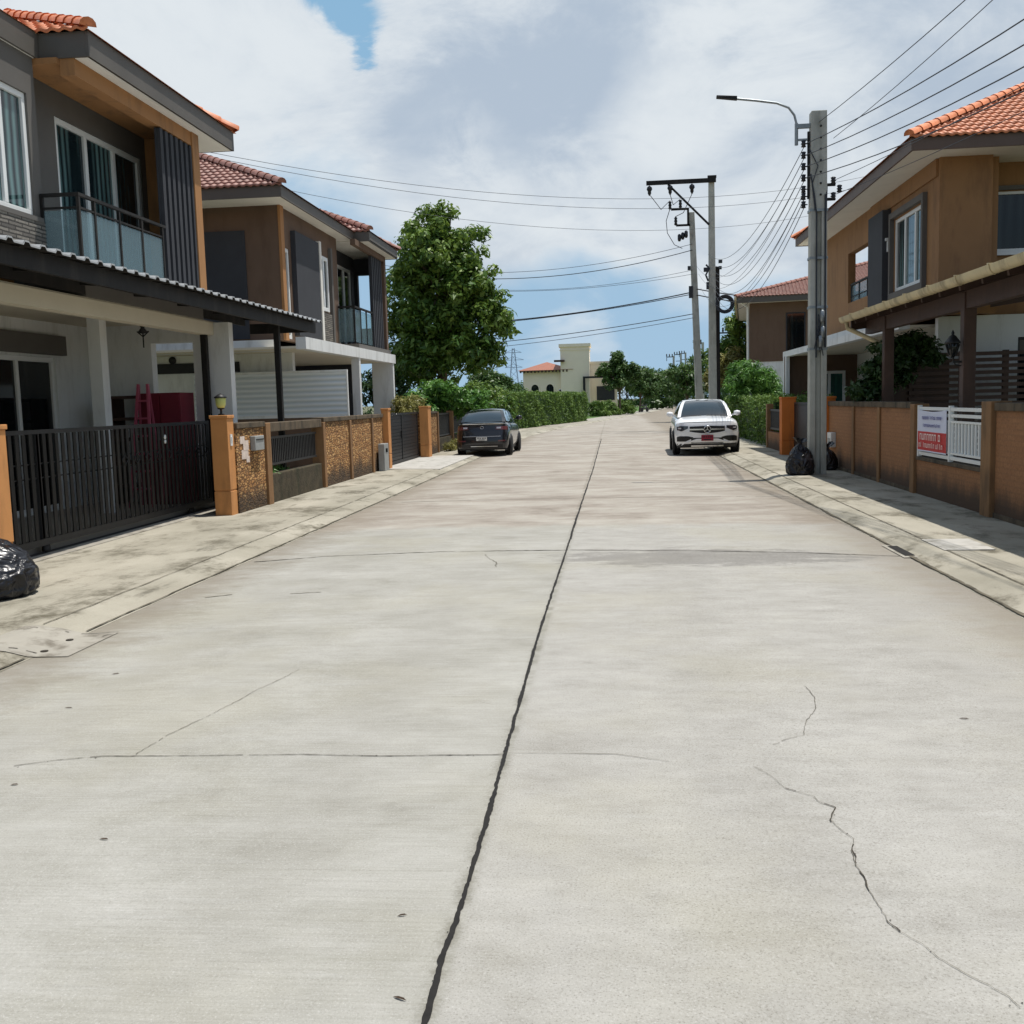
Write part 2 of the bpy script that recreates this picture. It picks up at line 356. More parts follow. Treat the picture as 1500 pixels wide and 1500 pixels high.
class MB:
    """collects shapes and links them as ONE mesh object"""
    def __init__(s): s.v = []; s.f = []; s.mi = []; s.cur = 0; s.sm = []
    def add(s, verts, faces, smooth=False):
        b = len(s.v); s.v += [tuple(v) for v in verts]
        for f in faces: s.f.append(tuple(b + i for i in f)); s.mi.append(s.cur); s.sm.append(smooth)
        return s
    def box(s, x0, x1, y0, y1, z0, z1):
        x0, x1 = min(x0, x1), max(x0, x1); y0, y1 = min(y0, y1), max(y0, y1); z0, z1 = min(z0, z1), max(z0, z1)
        return s.add([(x0, y0, z0), (x1, y0, z0), (x1, y1, z0), (x0, y1, z0), (x0, y0, z1), (x1, y0, z1), (x1, y1, z1), (x0, y1, z1)],
              [(0, 3, 2, 1), (4, 5, 6, 7), (0, 1, 5, 4), (1, 2, 6, 5), (2, 3, 7, 6), (3, 0, 4, 7)])
    def quad(s, a, b, c, d): return s.add([a, b, c, d], [(0, 1, 2, 3)])
    def bar(s, p, q, w, h=None):
        """rectangular bar between two points"""
        p, q = Vector(p), Vector(q); d = (q - p).normalized(); h = h or w
        up = Vector((0, 0, 1)) if abs(d.z) < .95 else Vector((0, 1, 0))
        a = d.cross(up).normalized() * w / 2; b = a.cross(d).normalized() * h / 2
        vs = [x + sa * a + sb * b for x in (p, q) for sa, sb in ((-1, -1), (1, -1), (1, 1), (-1, 1))]
        return s.add(vs, [(0, 1, 2, 3), (7, 6, 5, 4), (0, 4, 5, 1), (1, 5, 6, 2), (2, 6, 7, 3), (3, 7, 4, 0)])
    def tube(s, pts, r, n=8, cap=True):
        pts = [Vector(p) for p in pts]; rs = r if isinstance(r, (list, tuple)) else [r] * len(pts)
        ring = []; pa = None
        for i, p in enumerate(pts):
            d = (pts[min(i + 1, len(pts) - 1)] - pts[max(i - 1, 0)]).normalized()
            if pa is None:
                up = Vector((0, 0, 1)) if abs(d.z) < .9 else Vector((1, 0, 0)); a = d.cross(up).normalized()
            else: a = (pa - d * pa.dot(d)).normalized()
            pa = a; b = d.cross(a)
            ring.append([p + (a * math.cos(2 * PI * k / n) + b * math.sin(2 * PI * k / n)) * rs[i] for k in range(n)])
        vs = [v for r_ in ring for v in r_]; fs = []
        for i in range(len(pts) - 1):
            for k in range(n):
                k2 = (k + 1) % n; fs.append((i * n + k, i * n + k2, (i + 1) * n + k2, (i + 1) * n + k))
        s.add(vs, fs, True)
        if cap: s.add(ring[0], [tuple(range(n))[::-1]]); s.add(ring[-1], [tuple(range(n))])
        return s
    def lathe(s, prof, c=(0, 0, 0), n=16, axis='z'):
        vs = []; fs = []
        for r, z in prof:
            for k in range(n):
                a = 2 * PI * k / n; p = (r * math.cos(a), r * math.sin(a), z)
                if axis == 'x': p = (p[2], p[0], p[1])
                if axis == 'y': p = (p[0], p[2], p[1])
                vs.append((p[0] + c[0], p[1] + c[1], p[2] + c[2]))
        for i in range(len(prof) - 1):
            for k in range(n):
                k2 = (k + 1) % n; fs.append((i * n + k, i * n + k2, (i + 1) * n + k2, (i + 1) * n + k))
        fs.append(tuple(range(n))[::-1]); fs.append(tuple(range((len(prof) - 1) * n, len(prof) * n)))
        return s.add(vs, fs, True)
    def build(s, name, mats, parent=None, bevel=0., smooth=None):
        org = Vector((0, 0, 0))
        if parent is not None:
            r = parent
            while r.parent: r = r.parent
            org = ORG.get(r.name, org)
        me = bpy.data.meshes.new(name)
        me.from_pydata([(v[0] - org.x, v[1] - org.y, v[2] - org.z) for v in s.v], [], s.f)
        if not isinstance(mats, (list, tuple)): mats = [mats]
        for m in mats: me.materials.append(M[m] if isinstance(m, str) else m)
        me.polygons.foreach_set('material_index', s.mi)
        me.polygons.foreach_set('use_smooth', [bool(x) if smooth is None else smooth for x in s.sm])
        uv = me.uv_layers.new(name='UVMap'); co = s.v
        data = np.zeros((len(me.loops), 2), np.float32)
        for p in me.polygons:
            n = p.normal; ax = max(range(3), key=lambda i: abs(n[i]))
            for li, vi in zip(p.loop_indices, p.vertices):
                v = co[vi]; data[li] = (v[1], v[2]) if ax == 0 else (v[0], v[2]) if ax == 1 else (v[0], v[1])
        uv.data.foreach_set('uv', data.ravel())
        me.update()
        o = bpy.data.objects.new(name, me); COL.objects.link(o)
        if parent is not None: o.parent = parent
        if bevel:
            b = o.modifiers.new('edge', 'BEVEL'); b.width = bevel; b.segments = 2; b.limit_method = 'ANGLE'; b.angle_limit = .7
        return o

def bx(name, mat, parent, *b, bevel=0.): return MB().box(*b).build(name, mat, parent, bevel)

def kids(o): return [c for c in COL.objects if c.parent == o]
def copy_tree(o, parent=None):
    c = o.copy(); COL.objects.link(c); c.parent = parent
    ORG[c.name] = ORG.get(o.name, Vector((0, 0, 0))).copy()
    for ch in kids(o): copy_tree(ch, c)
    return c

def slab(mb, ax, pos, t, u0, u1, z0, z1, holes=()):
    """wall in plane ax=pos (thickness t, may be negative) with rectangular holes (u0,u1,z0,z1)"""
    us = sorted({u0, u1, *[h[0] for h in holes], *[h[1] for h in holes]}); zs = sorted({z0, z1, *[h[2] for h in holes], *[h[3] for h in holes]})
    us = [u for u in us if u0 <= u <= u1]; zs = [z for z in zs if z0 <= z <= z1]
    # merge cells column by column so no inner faces overlap
    for i in range(len(us) - 1):
        run = None
        for j in range(len(zs)):
            solid = False
            if j < len(zs) - 1:
                cu, cz = (us[i] + us[i + 1]) / 2, (zs[j] + zs[j + 1]) / 2
                solid = not any(h[0] < cu < h[1] and h[2] < cz < h[3] for h in holes)
            if solid and run is None: run = zs[j]
            if not solid and run is not None:
                if ax == 'x': mb.box(pos, pos + t, us[i], us[i + 1], run, zs[j])
                else: mb.box(us[i], us[i + 1], pos, pos + t, run, zs[j])
                run = None
    return mb

def window(parent, ax, pos, u0, u1, z0, z1, panes=2, inn=.06, glass='curtainglass', fw=.06, frame='frame', name='window', depth=.07, face=1, trans=None):
    """frame with bars, one pane mesh behind; face = +1 when the outside is towards + on the axis"""
    f = MB()
    a, b = pos - face * inn, pos - face * (inn + depth)
    def put(mb, ua, ub, za, zb, p, q):
        if ax == 'x': mb.box(p, q, ua, ub, za, zb)
        else: mb.box(ua, ub, p, q, za, zb)
    put(f, u0, u1, z1 - fw, z1, a, b); put(f, u0, u1, z0, z0 + fw, a, b)
    for k in range(panes + 1):
        c = u0 + (u1 - u0) * k / panes
        c = min(max(c, u0 + fw / 2), u1 - fw / 2)
        put(f, c - fw / 2, c + fw / 2, z0 + fw, z1 - fw, a, b)
    if trans: put(f, u0 + fw, u1 - fw, trans - fw / 2, trans + fw / 2, a - face * .01, b)
    w = f.build(name, frame, parent, .006)
    g = MB(); put(g, u0 + .02, u1 - .02, z0 + .02, z1 - .02, pos - face * (inn + depth * .55), pos - face * (inn + depth * .75))
    g.build('pane', glass, w)
    return w

def tile_slope(mb, o, u, v, n, vmax, lo, hi, tw=.165, c=.30, ns=6):
    o, u, v, n = map(Vector, (o, u, v, n))
    rows = int(math.ceil(vmax / c))
    for k in range(rows):
        v0 = k * c; v1 = min(v0 + c + .02, vmax)
        if v1 <= v0: break
        umin, umax = min(lo(v0), lo(v1)), max(hi(v0), hi(v1))
        i0, i1 = int(math.floor(umin / tw)), int(math.ceil(umax / tw))
        for ti in range(i0, i1):
            pts0 = []; pts1 = []; lip = []
            for sidx in range(ns + 1):
                uu = (ti + sidx / ns) * tw
                ph = sidx / ns
                h = .022 * math.sin(PI * min(ph / .62, 1)) - .008 * math.sin(PI * max((ph - .62) / .38, 0))
                a = min(max(uu, lo(v0)), hi(v0)); b = min(max(uu, lo(v1)), hi(v1))
                pts0.append(o + u * a + v * v0 + n * (h + .03)); pts1.append(o + u * b + v * v1 + n * h)
                lip.append(o + u * a + v * (v0 + .004) + n * (h - .012))
            if (pts0[-1] - pts0[0]).length < .01 and (pts1[-1] - pts1[0]).length < .01: continue
            m = ns + 1
            fs = [(i, i + 1, m + i + 1, m + i) for i in range(ns)] + [(2 * m + i, 2 * m + i + 1, i + 1, i) for i in range(ns)]
            mb.add(pts0 + pts1 + lip, fs, True)

def cap_run(mb, p, q, r=.1, L=.34):
    p, q = Vector(p), Vector(q); d = q - p; n = max(1, int(d.length / L)); d /= n
    ax = d.normalized(); side = ax.cross(Vector((0, 0, 1))).normalized(); up = side.cross(ax)
    for i in range(n):
        a = p + d * i; b = a + d * 1.08
        ra, rb = r * 1.12, r * .92
        vs = [c + (side * math.cos(PI * k / 6) + up * math.sin(PI * k / 6)) * rr for c, rr in ((a, ra), (b, rb)) for k in range(7)]
        mb.add(vs, [(k, k + 1, 8 + k, 7 + k) for k in range(6)] + [tuple(range(7))], True)

def hip_roof(parent, x0, x1, y0, y1, z, k, mat, only='xXyY', caps=True, name='roof'):
    """hip roof over an eave rectangle, pitch k; only = which slopes carry modelled tiles"""
    mb = MB(); w, d = x1 - x0, y1 - y0; h = min(w, d) / 2; zr = z + h * k
    cs = 1 / math.sqrt(1 + k * k); L = h / cs
    def tri(f): return f
    sl = math.sqrt(1 + k * k)
    along = {'y': ((x0, y0), (1, 0), (0, 1), w), 'Y': ((x1, y1), (-1, 0), (0, -1), w), 'X': ((x1, y0), (0, 1), (-1, 0), d), 'x': ((x0, y1), (0, -1), (1, 0), d)}
    for key, ((ox, oy), (ux, uy), (vx, vy), ln) in along.items():
        V = Vector((vx, vy, k)) / sl; U = Vector((ux, uy, 0)); N = U.cross(V)
        if key in only:
            tile_slope(mb, (ox, oy, z), U, V, N, L, lambda v: v / sl, lambda v: ln - v / sl)
        else:
            a = Vector((ox, oy, z)); b = a + U * ln; c = b - U * h + Vector((vx * h, vy * h, h * k)); e = a + U * h + Vector((vx * h, vy * h, h * k))
            mb.quad(a, b, c, e)
    o = mb.build(name, mat, parent)
    if caps:
        cp = MB(); up = Vector((0, 0, .035))
        if w >= d: r0, r1 = Vector((x0 + h, y0 + h, zr)), Vector((x1 - h, y0 + h, zr))
        else: r0, r1 = Vector((x0 + h, y0 + h, zr)), Vector((x0 + h, y1 - h, zr))
        cap_run(cp, Vector((x1, y0, z)) + up, (r1 if w >= d else r0) + up); cap_run(cp, Vector((x0, y0, z)) + up, r0 + up)
        cap_run(cp, Vector((x1, y1, z)) + up, r1 + up); cap_run(cp, Vector((x0, y1, z)) + up, (r0 if w >= d else r1) + up)
        if (r1 - r0).length > .1: cap_run(cp, r0 + up * 1.5, r1 + up * 1.5)
        cp.build('ridge_cap', mat, o)
    return o

def leaves(centres, nper, rc, L, W, flat=.35, outc=None, droop=0., squash=.8):
    """leaf-sized folded rhombs round clump centres -> (verts, faces)"""
    C = np.asarray(centres, float); n = len(C) * nper
    base = np.repeat(C, nper, 0)
    d = rng.normal(size=(n, 3)); d /= np.linalg.norm(d, axis=1)[:, None]
    rad = rc * rng.random(n) ** .45
    pos = base + d * rad[:, None] * np.array([1, 1, squash])
    nrm = d * .85 + rng.normal(size=(n, 3)) * flat * .8 + np.array([0, 0, .5])
    nrm /= np.linalg.norm(nrm, axis=1)[:, None]
    t = rng.normal(size=(n, 3)) + np.array([0, 0, -droop]); t -= nrm * (t * nrm).sum(1)[:, None]; t /= np.linalg.norm(t, axis=1)[:, None]
    b = np.cross(nrm, t); s = (.65 + .7 * rng.random(n))[:, None]
    tip = pos + t * L * s - nrm * L * .18 * s; root = pos - t * L * .35 * s
    l = pos + b * W * s * .5 + nrm * W * .12 * s; r = pos - b * W * s * .5 + nrm * W * .12 * s
    V = np.stack([root, l, tip, r], 1).reshape(-1, 3)
    i = np.arange(n) * 4
    return V, np.stack([i, i + 1, i + 2, i + 3], 1)

def leaf_obj(name, chunks, mat, parent=None, extra=None):
    org = ORG.get(parent.name, Vector((0, 0, 0))) if parent else Vector((0, 0, 0))
    V = np.concatenate([c[0] for c in chunks]); off = 0; F = []
    for v, f in chunks: F.append(f + off); off += len(v)
    F = np.concatenate(F)
    V = V - np.array(org)
    me = bpy.data.meshes.new(name)
    me.vertices.add(len(V)); me.vertices.foreach_set('co', V.astype(np.float32).ravel())
    me.loops.add(F.size); me.loops.foreach_set('vertex_index', F.astype(np.int32).ravel())
    me.polygons.add(len(F)); me.polygons.foreach_set('loop_start', (np.arange(len(F)) * 4).astype(np.int32))
    me.polygons.foreach_set('loop_total', np.full(len(F), 4, np.int32))
    me.update(calc_edges=True); me.validate()
    me.materials.append(M[mat])
    o = bpy.data.objects.new(name, me); COL.objects.link(o)
    if parent: o.parent = parent
    return o

def shell(c, r, n, lo=.7, hi=1.02, up=0.):
    d = rng.normal(size=(n, 3)); d /= np.linalg.norm(d, axis=1)[:, None]
    d[:, 2] = np.where(d[:, 2] < -.6, -d[:, 2], d[:, 2])
    return np.array(c) + d * np.array(r) * (lo + (hi - lo) * rng.random(n))[:, None]

def limb_tree(mb, base, top, r, targets):
    base, top = Vector(base), Vector(top)
    mid = base.lerp(top, .5) + Vector((random.uniform(-.1, .1), random.uniform(-.1, .1), 0))
    mb.tube([base - Vector((0, 0, .1)), base + Vector((0, 0, .15)), mid, top], [r * 1.5, r * 1.05, r * .8, r * .45], 8)
    for t in targets:
        t = Vector(t); f = random.uniform(.35, .9); s = base.lerp(top, f)
        m = s.lerp(t, .5) + Vector((0, 0, .12 * (t - s).length))
        mb.tube([s, m, t], [r * .45, r * .28, r * .08], 6)
# ------------------------------------------------------------------ camera, light, sky
EYE = 1.68
def make_camera():
    pitch = math.atan(161 / 1500); yaw = math.atan(150 / 1500); roll = -.028
    f = Vector((-math.sin(yaw) * math.cos(pitch), math.cos(yaw) * math.cos(pitch), -math.sin(pitch)))
    r0 = f.cross(Vector((0, 0, 1))).normalized(); u0 = r0.cross(f)
    r = math.cos(roll) * r0 + math.sin(roll) * u0; u = -math.sin(roll) * r0 + math.cos(roll) * u0
    cd = bpy.data.cameras.new('camera'); cam = bpy.data.objects.new('camera', cd); COL.objects.link(cam)
    m = Matrix((r, u, -f)).transposed().to_4x4(); m.translation = (0, 0, EYE); cam.matrix_world = m
    cd.sensor_width = 36; cd.lens = 36.0; cd.clip_end = 20000; cd.clip_start = .05
    scene.camera = cam
make_camera()
SUN = Vector((.225, .10, .95)).normalized()
sl = bpy.data.lights.new('sun', 'SUN'); sl.energy = 4.1; sl.angle = math.radians(.6); sl.color = (1, .955, .89)
so = bpy.data.objects.new('sun', sl); COL.objects.link(so); so.rotation_euler = SUN.to_track_quat('Z', 'Y').to_euler(); so.location = SUN * 60

def make_world():
    w = bpy.data.worlds.new('World'); scene.world = w; w.use_nodes = True
    t = w.node_tree; N = t.nodes; L = t.links
    bg = N['Background']
    sky = N.new('ShaderNodeTexSky'); sky.sky_type = 'NISHITA'; sky.sun_disc = False
    sky.sun_elevation = math.asin(SUN.z); sky.sun_rotation = math.atan2(SUN.x, SUN.y)
    sky.air_density = 1.0; sky.dust_density = 1.2; sky.ozone_density = 1.6
    tc = N.new('ShaderNodeTexCoord')
    sep = N.new('ShaderNodeSeparateXYZ'); L.new(tc.outputs['Generated'], sep.inputs[0])
    def mth(op, a, b=None):
        n = N.new('ShaderNodeMath'); n.operation = op
        for i, x in enumerate((a, b)):
            if x is None: continue
            if isinstance(x, (int, float)): n.inputs[i].default_value = x
            else: L.new(x, n.inputs[i])
        return n.outputs[0]
    def mr(x, a, b, lo, hi):
        n = N.new('ShaderNodeMapRange'); n.interpolation_type = 'SMOOTHSTEP'; L.new(x, n.inputs[0])
        for i, v in enumerate((a, b, lo, hi)): n.inputs[1 + i].default_value = v
        return n.outputs[0]
    def mixc(f, a, b):
        n = N.new('ShaderNodeMix'); n.data_type = 'RGBA'
        for s, x in ((n.inputs[0], f), (n.inputs[6], a), (n.inputs[7], b)):
            if isinstance(x, (int, float)): s.default_value = x
            elif isinstance(x, tuple): s.default_value = (*x, 1)
            else: L.new(x, s)
        return n.outputs[2]
    def nz(scale, det, rough, dist=0., off=(0, 0, 0), sq=(1., 1., 1.9)):
        mp = N.new('ShaderNodeMapping'); mp.inputs['Location'].default_value = off; mp.inputs['Scale'].default_value = sq; L.new(tc.outputs['Generated'], mp.inputs[0])
        n = N.new('ShaderNodeTexNoise'); n.inputs['Scale'].default_value = scale; n.inputs['Detail'].default_value = det
        n.inputs['Roughness'].default_value = rough; n.inputs['Distortion'].default_value = dist; L.new(mp.outputs[0], n.inputs[0]); return n.outputs['Fac']
    big = nz(2.6, 9, .56, .3, (SKYSEED, 0, 0)); fine = nz(6.5, 12, .66, .5, (3, 1, 0)); sh = nz(3.2, 9, .58, .4, (SHSEED, 2.2, 0))
    med = nz(4.3, 4, .5, .2, (5.5, 8, 0))
    def blob(dx, dy, dz, r0, r1, amp=.13):
        """soft mask round one sky direction"""
        d = Vector((dx, dy, dz)).normalized(); vm = N.new('ShaderNodeVectorMath'); vm.operation = 'DISTANCE'
        L.new(tc.outputs['Generated'], vm.inputs[0]); vm.inputs[1].default_value = d
        jit = mth('ADD', mth('MULTIPLY', mth('SUBTRACT', fine, .5), amp), mth('MULTIPLY', mth('SUBTRACT', med, .5), amp * 1.2))
        return mr(mth('ADD', vm.outputs['Value'], jit), r0, r1, 1., 0.)
    el = sep.outputs[2]
    cover = mth('ADD', mth('ADD', mth('MULTIPLY', big, .75), mth('MULTIPLY', fine, .25)), mr(el, .04, .26, -.15, .19))
    for g in GAP: cover = mth('SUBTRACT', cover, mth('MULTIPLY', blob(*g), .5))
    for g in PUFF: cover = mth('ADD', cover, mth('MULTIPLY', blob(*g), .22))
    cover = mth('MULTIPLY', mr(cover, .40, .66, 0., 1.), mr(sep.outputs[1], -.25, .2, .3, 1.))  # cloud thinned behind the camera and overhead to lower the fill light
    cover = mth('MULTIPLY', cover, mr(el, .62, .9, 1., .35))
    shade = mth('ADD', mth('MULTIPLY', sh, .55), mth('MULTIPLY', fine, .45))
    for g in LIGHTS: shade = mth('ADD', shade, mth('MULTIPLY', blob(*g), .075))
    for g in DARKS: shade = mth('SUBTRACT', shade, mth('MULTIPLY', blob(*g), .055))
    cc = mixc(mr(shade, .36, .62, 0., 1.), CLOUD_DARK, CLOUD_LIGHT)
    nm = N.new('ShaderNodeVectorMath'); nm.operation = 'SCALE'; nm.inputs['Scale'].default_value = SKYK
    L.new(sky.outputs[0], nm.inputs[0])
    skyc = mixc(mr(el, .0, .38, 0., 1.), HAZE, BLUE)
    skyc = mixc(mr(sep.outputs[1], -.3, .3, 0., 1.), nm.outputs[0], skyc)  # unseen sky behind the camera kept clear blue for darker shade
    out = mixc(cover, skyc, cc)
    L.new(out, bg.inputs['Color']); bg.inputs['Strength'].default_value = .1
SKYSEED = 1.3; SHSEED = 7.3
GAP = ((-.262, 1., .40, .01, .055, .07), (-.238, 1., .362, .01, .052, .07), (-.226, 1., .335, .0, .035, .06))
LIGHTS = ((-.30, 1., .27, .03, .14), (.14, 1., .26, .04, .15), (-.13, 1., .24, .02, .07), (.03, 1., .235, .01, .06), (-.42, 1., .36, .03, .2), (.0, 1., .14, .02, .1))
DARKS = ((-.06, 1., .275, .05, .16), (-.0, 1., .36, .03, .14), (.33, 1., .36, .05, .2), (-.18, 1., .30, .02, .09))
PUFF = ((-.12, 1., .20, .02, .13), (.03, 1., .20, .02, .10), (.09, 1., .115, .02, .10), (-.02, 1., .05, .02, .07), (.16, 1., .19, .03, .14))
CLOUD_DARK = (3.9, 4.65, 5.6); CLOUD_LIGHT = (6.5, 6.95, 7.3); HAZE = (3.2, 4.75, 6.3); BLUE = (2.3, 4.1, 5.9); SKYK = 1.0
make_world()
scene.view_settings.view_transform = 'Standard'; scene.view_settings.look = 'None'
scene.view_settings.exposure = .2; scene.view_settings.gamma = 1.
scene.cycles.max_bounces = 6; scene.cycles.transparent_max_bounces = 12; scene.cycles.diffuse_bounces = 3
scene.cycles.use_denoising = True

# ------------------------------------------------------------------ ground, road, kerbs, pavements
LEFT = [(-4.1, -8), (-4.1, 0), (-4.1, 45), (-3.95, 52), (-3.3, 61), (-1.9, 73), (.5, 92), (4.4, 124), (8.0, 158), (12., 195), (16., 230), (20.5, 270)]
def smooth_path(P, n=8):
    out = []
    for i in range(len(P) - 1):
        p0, p1, p2, p3 = (Vector(P[max(0, min(len(P) - 1, j))]) for j in (i - 1, i, i + 1, i + 2))
        if i < 2: out += [p1.lerp(p2, k / 10) for k in range(10)]; continue
        for k in range(n):
            t = k / n
            out.append(.5 * ((2 * p1) + (-p0 + p2) * t + (2 * p0 - 5 * p1 + 4 * p2 - p3) * t * t + (-p0 + 3 * p1 - 3 * p2 + p3) * t ** 3))
    return out + [Vector(P[-1])]
PATH = smooth_path(LEFT)
NRM = []
for i, p in enumerate(PATH):
    d = (PATH[min(i + 1, len(PATH) - 1)] - PATH[max(i - 1, 0)]).normalized(); NRM.append(Vector((d.y, -d.x)))
def strip(mb, prof, i0=0, i1=None):
    """sheet swept along the left kerb; prof = [(offset to the right, z), ...]"""
    idx = range(i0, i1 or len(PATH)); m = len(prof)
    vs = [(PATH[i].x + NRM[i].x * o, PATH[i].y + NRM[i].y * o, z) for i in idx for o, z in prof]
    fs = [(r * m + k, r * m + k + 1, (r + 1) * m + k + 1, (r + 1) * m + k) for r in range(len(idx) - 1) for k in range(m - 1)]
    mb.add(vs, fs, True)
def rz(x):
    return -.03 * ((x + .55) / 3.6) ** 2
def prof_road():
    return [(o, rz(o - 4.1)) for o in np.linspace(-.02, 7.12, 15)]
def sheet_ground():
    mb = MB(); R = 6000
    mb.quad((-R, -R, -.09), (R, -R, -.09), (R, R, -.09), (-R, R, -.09)); return mb.build('ground', 'ground')
tag(sheet_ground(), kind='structure')

LINES = {
    'joint': [(-0.540, 2.2), (-0.540, 2.711), (-0.543, 2.916), (-0.535, 3.143), (-0.534, 3.456), (-0.531, 3.784), (-0.535, 4.182), (-0.539, 4.668), (-0.544, 5.204), (-0.547, 5.916), (-0.555, 6.654), (-0.557, 7.477), (-0.554, 8.522), (-0.549, 9.512), (-0.541, 10.850), (-0.536, 12.362), (-0.531, 14.952), (-0.515, 18.603), (-0.485, 24.325), (-0.487, 34.127), (-0.475, 44.162)],
    't1': [(-2.922, 4.555), (-2.729, 4.645), (-2.539, 4.688), (-1.984, 4.698), (-1.542, 4.715), (-1.131, 4.694), (-0.545, 4.724)],
    't1b': [(-0.548, 4.753), (-0.017, 4.743), (0.235, 4.646)],
    't2L': [(-4.030, 11.039), (-3.264, 11.329), (-2.026, 11.482), (-0.522, 11.449)],
    't2R': [(-0.499, 11.447), (0.750, 11.331), (2.036, 11.111), (2.953, 10.883)],
    't2c': [(-1.426, 11.220), (-1.207, 10.356)],
    'c1': [(-2.374, 4.710), (-2.355, 4.981), (-2.303, 5.163), (-2.238, 5.432), (-2.168, 5.815), (-2.037, 6.317)],
    'c2': [(1.081, 5.928), (1.100, 5.707), (1.063, 5.478), (0.969, 5.276), (0.921, 5.046), (0.817, 4.983), (0.746, 4.901)],
    'c3': [(0.614, 4.600), (0.676, 4.482), (0.712, 4.337), (0.809, 4.248), (0.826, 4.189), (0.875, 4.133), (0.835, 4.008), (0.854, 3.911), (0.887, 3.831), (0.855, 3.735), (0.842, 3.600), (0.850, 3.485), (0.840, 3.444), (0.842, 3.315), (0.846, 3.204), (0.868, 3.146), (0.918, 3.075), (0.941, 2.998), (1.002, 2.906), (1.042, 2.859), (1.075, 2.807), (1.081, 2.756)],
    'l1': [(-3.739, 8.920), (-3.527, 9.044)], 'l2': [(-2.967, 9.015), (-2.693, 9.069)],
}
from mathutils import noise as mnoise
def ribbon(mb, pts, w, jit=.3, step=.035, gaps=0., zf=rz, wander=0., lift=.004, wmin=.25):
    """crack or filled joint: width and line wander smoothly, pinching out where it heals"""
    P = [Vector(p) for p in pts]; S = [P[0]]; sd = random.uniform(0, 500)
    for a, b in zip(P[:-1], P[1:]):
        n = max(1, int((b - a).length / step))
        for k in range(1, n + 1): S.append(a.lerp(b, k / n))
    vs = []; keep = []; s_ = 0.
    for i, p in enumerate(S):
        if i: s_ += (p - S[i - 1]).length
        d = (S[min(i + 1, len(S) - 1)] - S[max(i - 1, 0)]).normalized(); n = Vector((-d.y, d.x))
        f = 1 / max(step, .02)
        lo = mnoise.noise((s_ * f * .06, sd, 0)); m1 = mnoise.noise((s_ * f * .35, sd + 9, 0)); m2 = mnoise.noise((s_ * f * .35, sd + 19, 0)); h1 = mnoise.noise((s_ * f * .9, sd + 31, 0)); h2 = mnoise.noise((s_ * f * .9, sd + 41, 0))
        wl = w * .5 * max(0., 1 + jit * (.9 * lo + .8 * m1 + .7 * h1)); wr = w * .5 * max(0., 1 + jit * (.9 * lo + .8 * m2 + .7 * h2))
        hole = mnoise.noise((s_ * f * .10, sd + 77, 0)) * .7 + mnoise.noise((s_ * f * .4, sd + 57, 0)) * .5
        keep.append(hole > -0.75 + gaps * 3.0)
        c = p + n * (wander * 2.2 * mnoise.noise((s_ * f * .12, sd + 99, 0)) + wander * 1.2 * mnoise.noise((s_ * f * .5, sd + 119, 0)))
        a = c + n * wl; b = c - n * wr
        vs += [(a.x, a.y, zf(a.x) + lift), (b.x, b.y, zf(b.x) + lift)]
    fs = [(2 * i, 2 * i + 1, 2 * i + 3, 2 * i + 2) for i in range(len(S) - 1) if keep[i]]
    mb.add(vs, fs)
def chips(mb, pts, n, spread, size):
    """crumbs and small spalls beside a joint"""
    P = [Vector(p) for p in pts]
    for _ in range(n):
        k = random.randrange(len(P) - 1); p = P[k].lerp(P[k + 1], random.random()); x = p.x + random.gauss(0, spread); y = p.y + random.gauss(0, spread)
        r = size * random.uniform(.4, 1.2); m = random.randint(5, 7)
        mb.add([(x + r * random.uniform(.5, 1) * math.cos(2 * PI * q / m), y + r * random.uniform(.5, 1) * math.sin(2 * PI * q / m), rz(x) + .003) for q in range(m)], [tuple(range(m))])
road = MB()
idx45 = 20
strip(road, prof_road())
road.cur = 1
JN = [p for p in LINES['joint'] if p[1] < 12.4]; JF = [p for p in LINES['joint'] if p[1] > 12.3]
ribbon(road, JN, .0185, .55, .012, 0., wander=.0022)
ribbon(road, JF, .024, .5, .10, 0., wander=.004)
chips(road, JN[:9], 16, .010, .004)
road.cur = 2
ribbon(road, LINES['t1'], .0052, 1.1, .014, .11, wander=.003)
ribbon(road, LINES['t2L'], .019, .9, .03, .05, wander=.008); ribbon(road, LINES['t2R'], .019, .9, .03, .05, wander=.008)
chips(road, LINES['t1'], 14, .012, .005)
road.cur = 3
ribbon(road, LINES['t1b'], .0028, 1., .014, .16, wander=.003)
ribbon(road, LINES['t2c'], .010, 1., .03, .12, wander=.02); ribbon(road, LINES['c1'], .0030, 1., .014, .13, wander=.006)
ribbon(road, LINES['c2'], .0030, 1., .012, .16, wander=.006)
ribbon(road, LINES['c3'], .0022, 1., .010, .10, wander=.004)
ribbon(road, LINES['l1'], .014, 1., .03, .14, wander=.01); ribbon(road, LINES['l2'], .016, 1., .03, .14, wander=.01)
road.cur = 2
ribbon(road, LINES['c3'][2:16], .0034, 1.2, .010, .24, wander=.004)
chips(road, LINES['c3'], 12, .010, .004)
road.cur = 3
for yy in (17.6, 24.2, 30.8, 37.4, 44.):
    ribbon(road, [(-4.05, yy + .1), (-.55, yy), (2.95, yy - .1)], .02, .6, .08, .1, wander=.012)
tag(road.build('road', ['road', 'tar', 'crack', 'hair']), kind='structure')

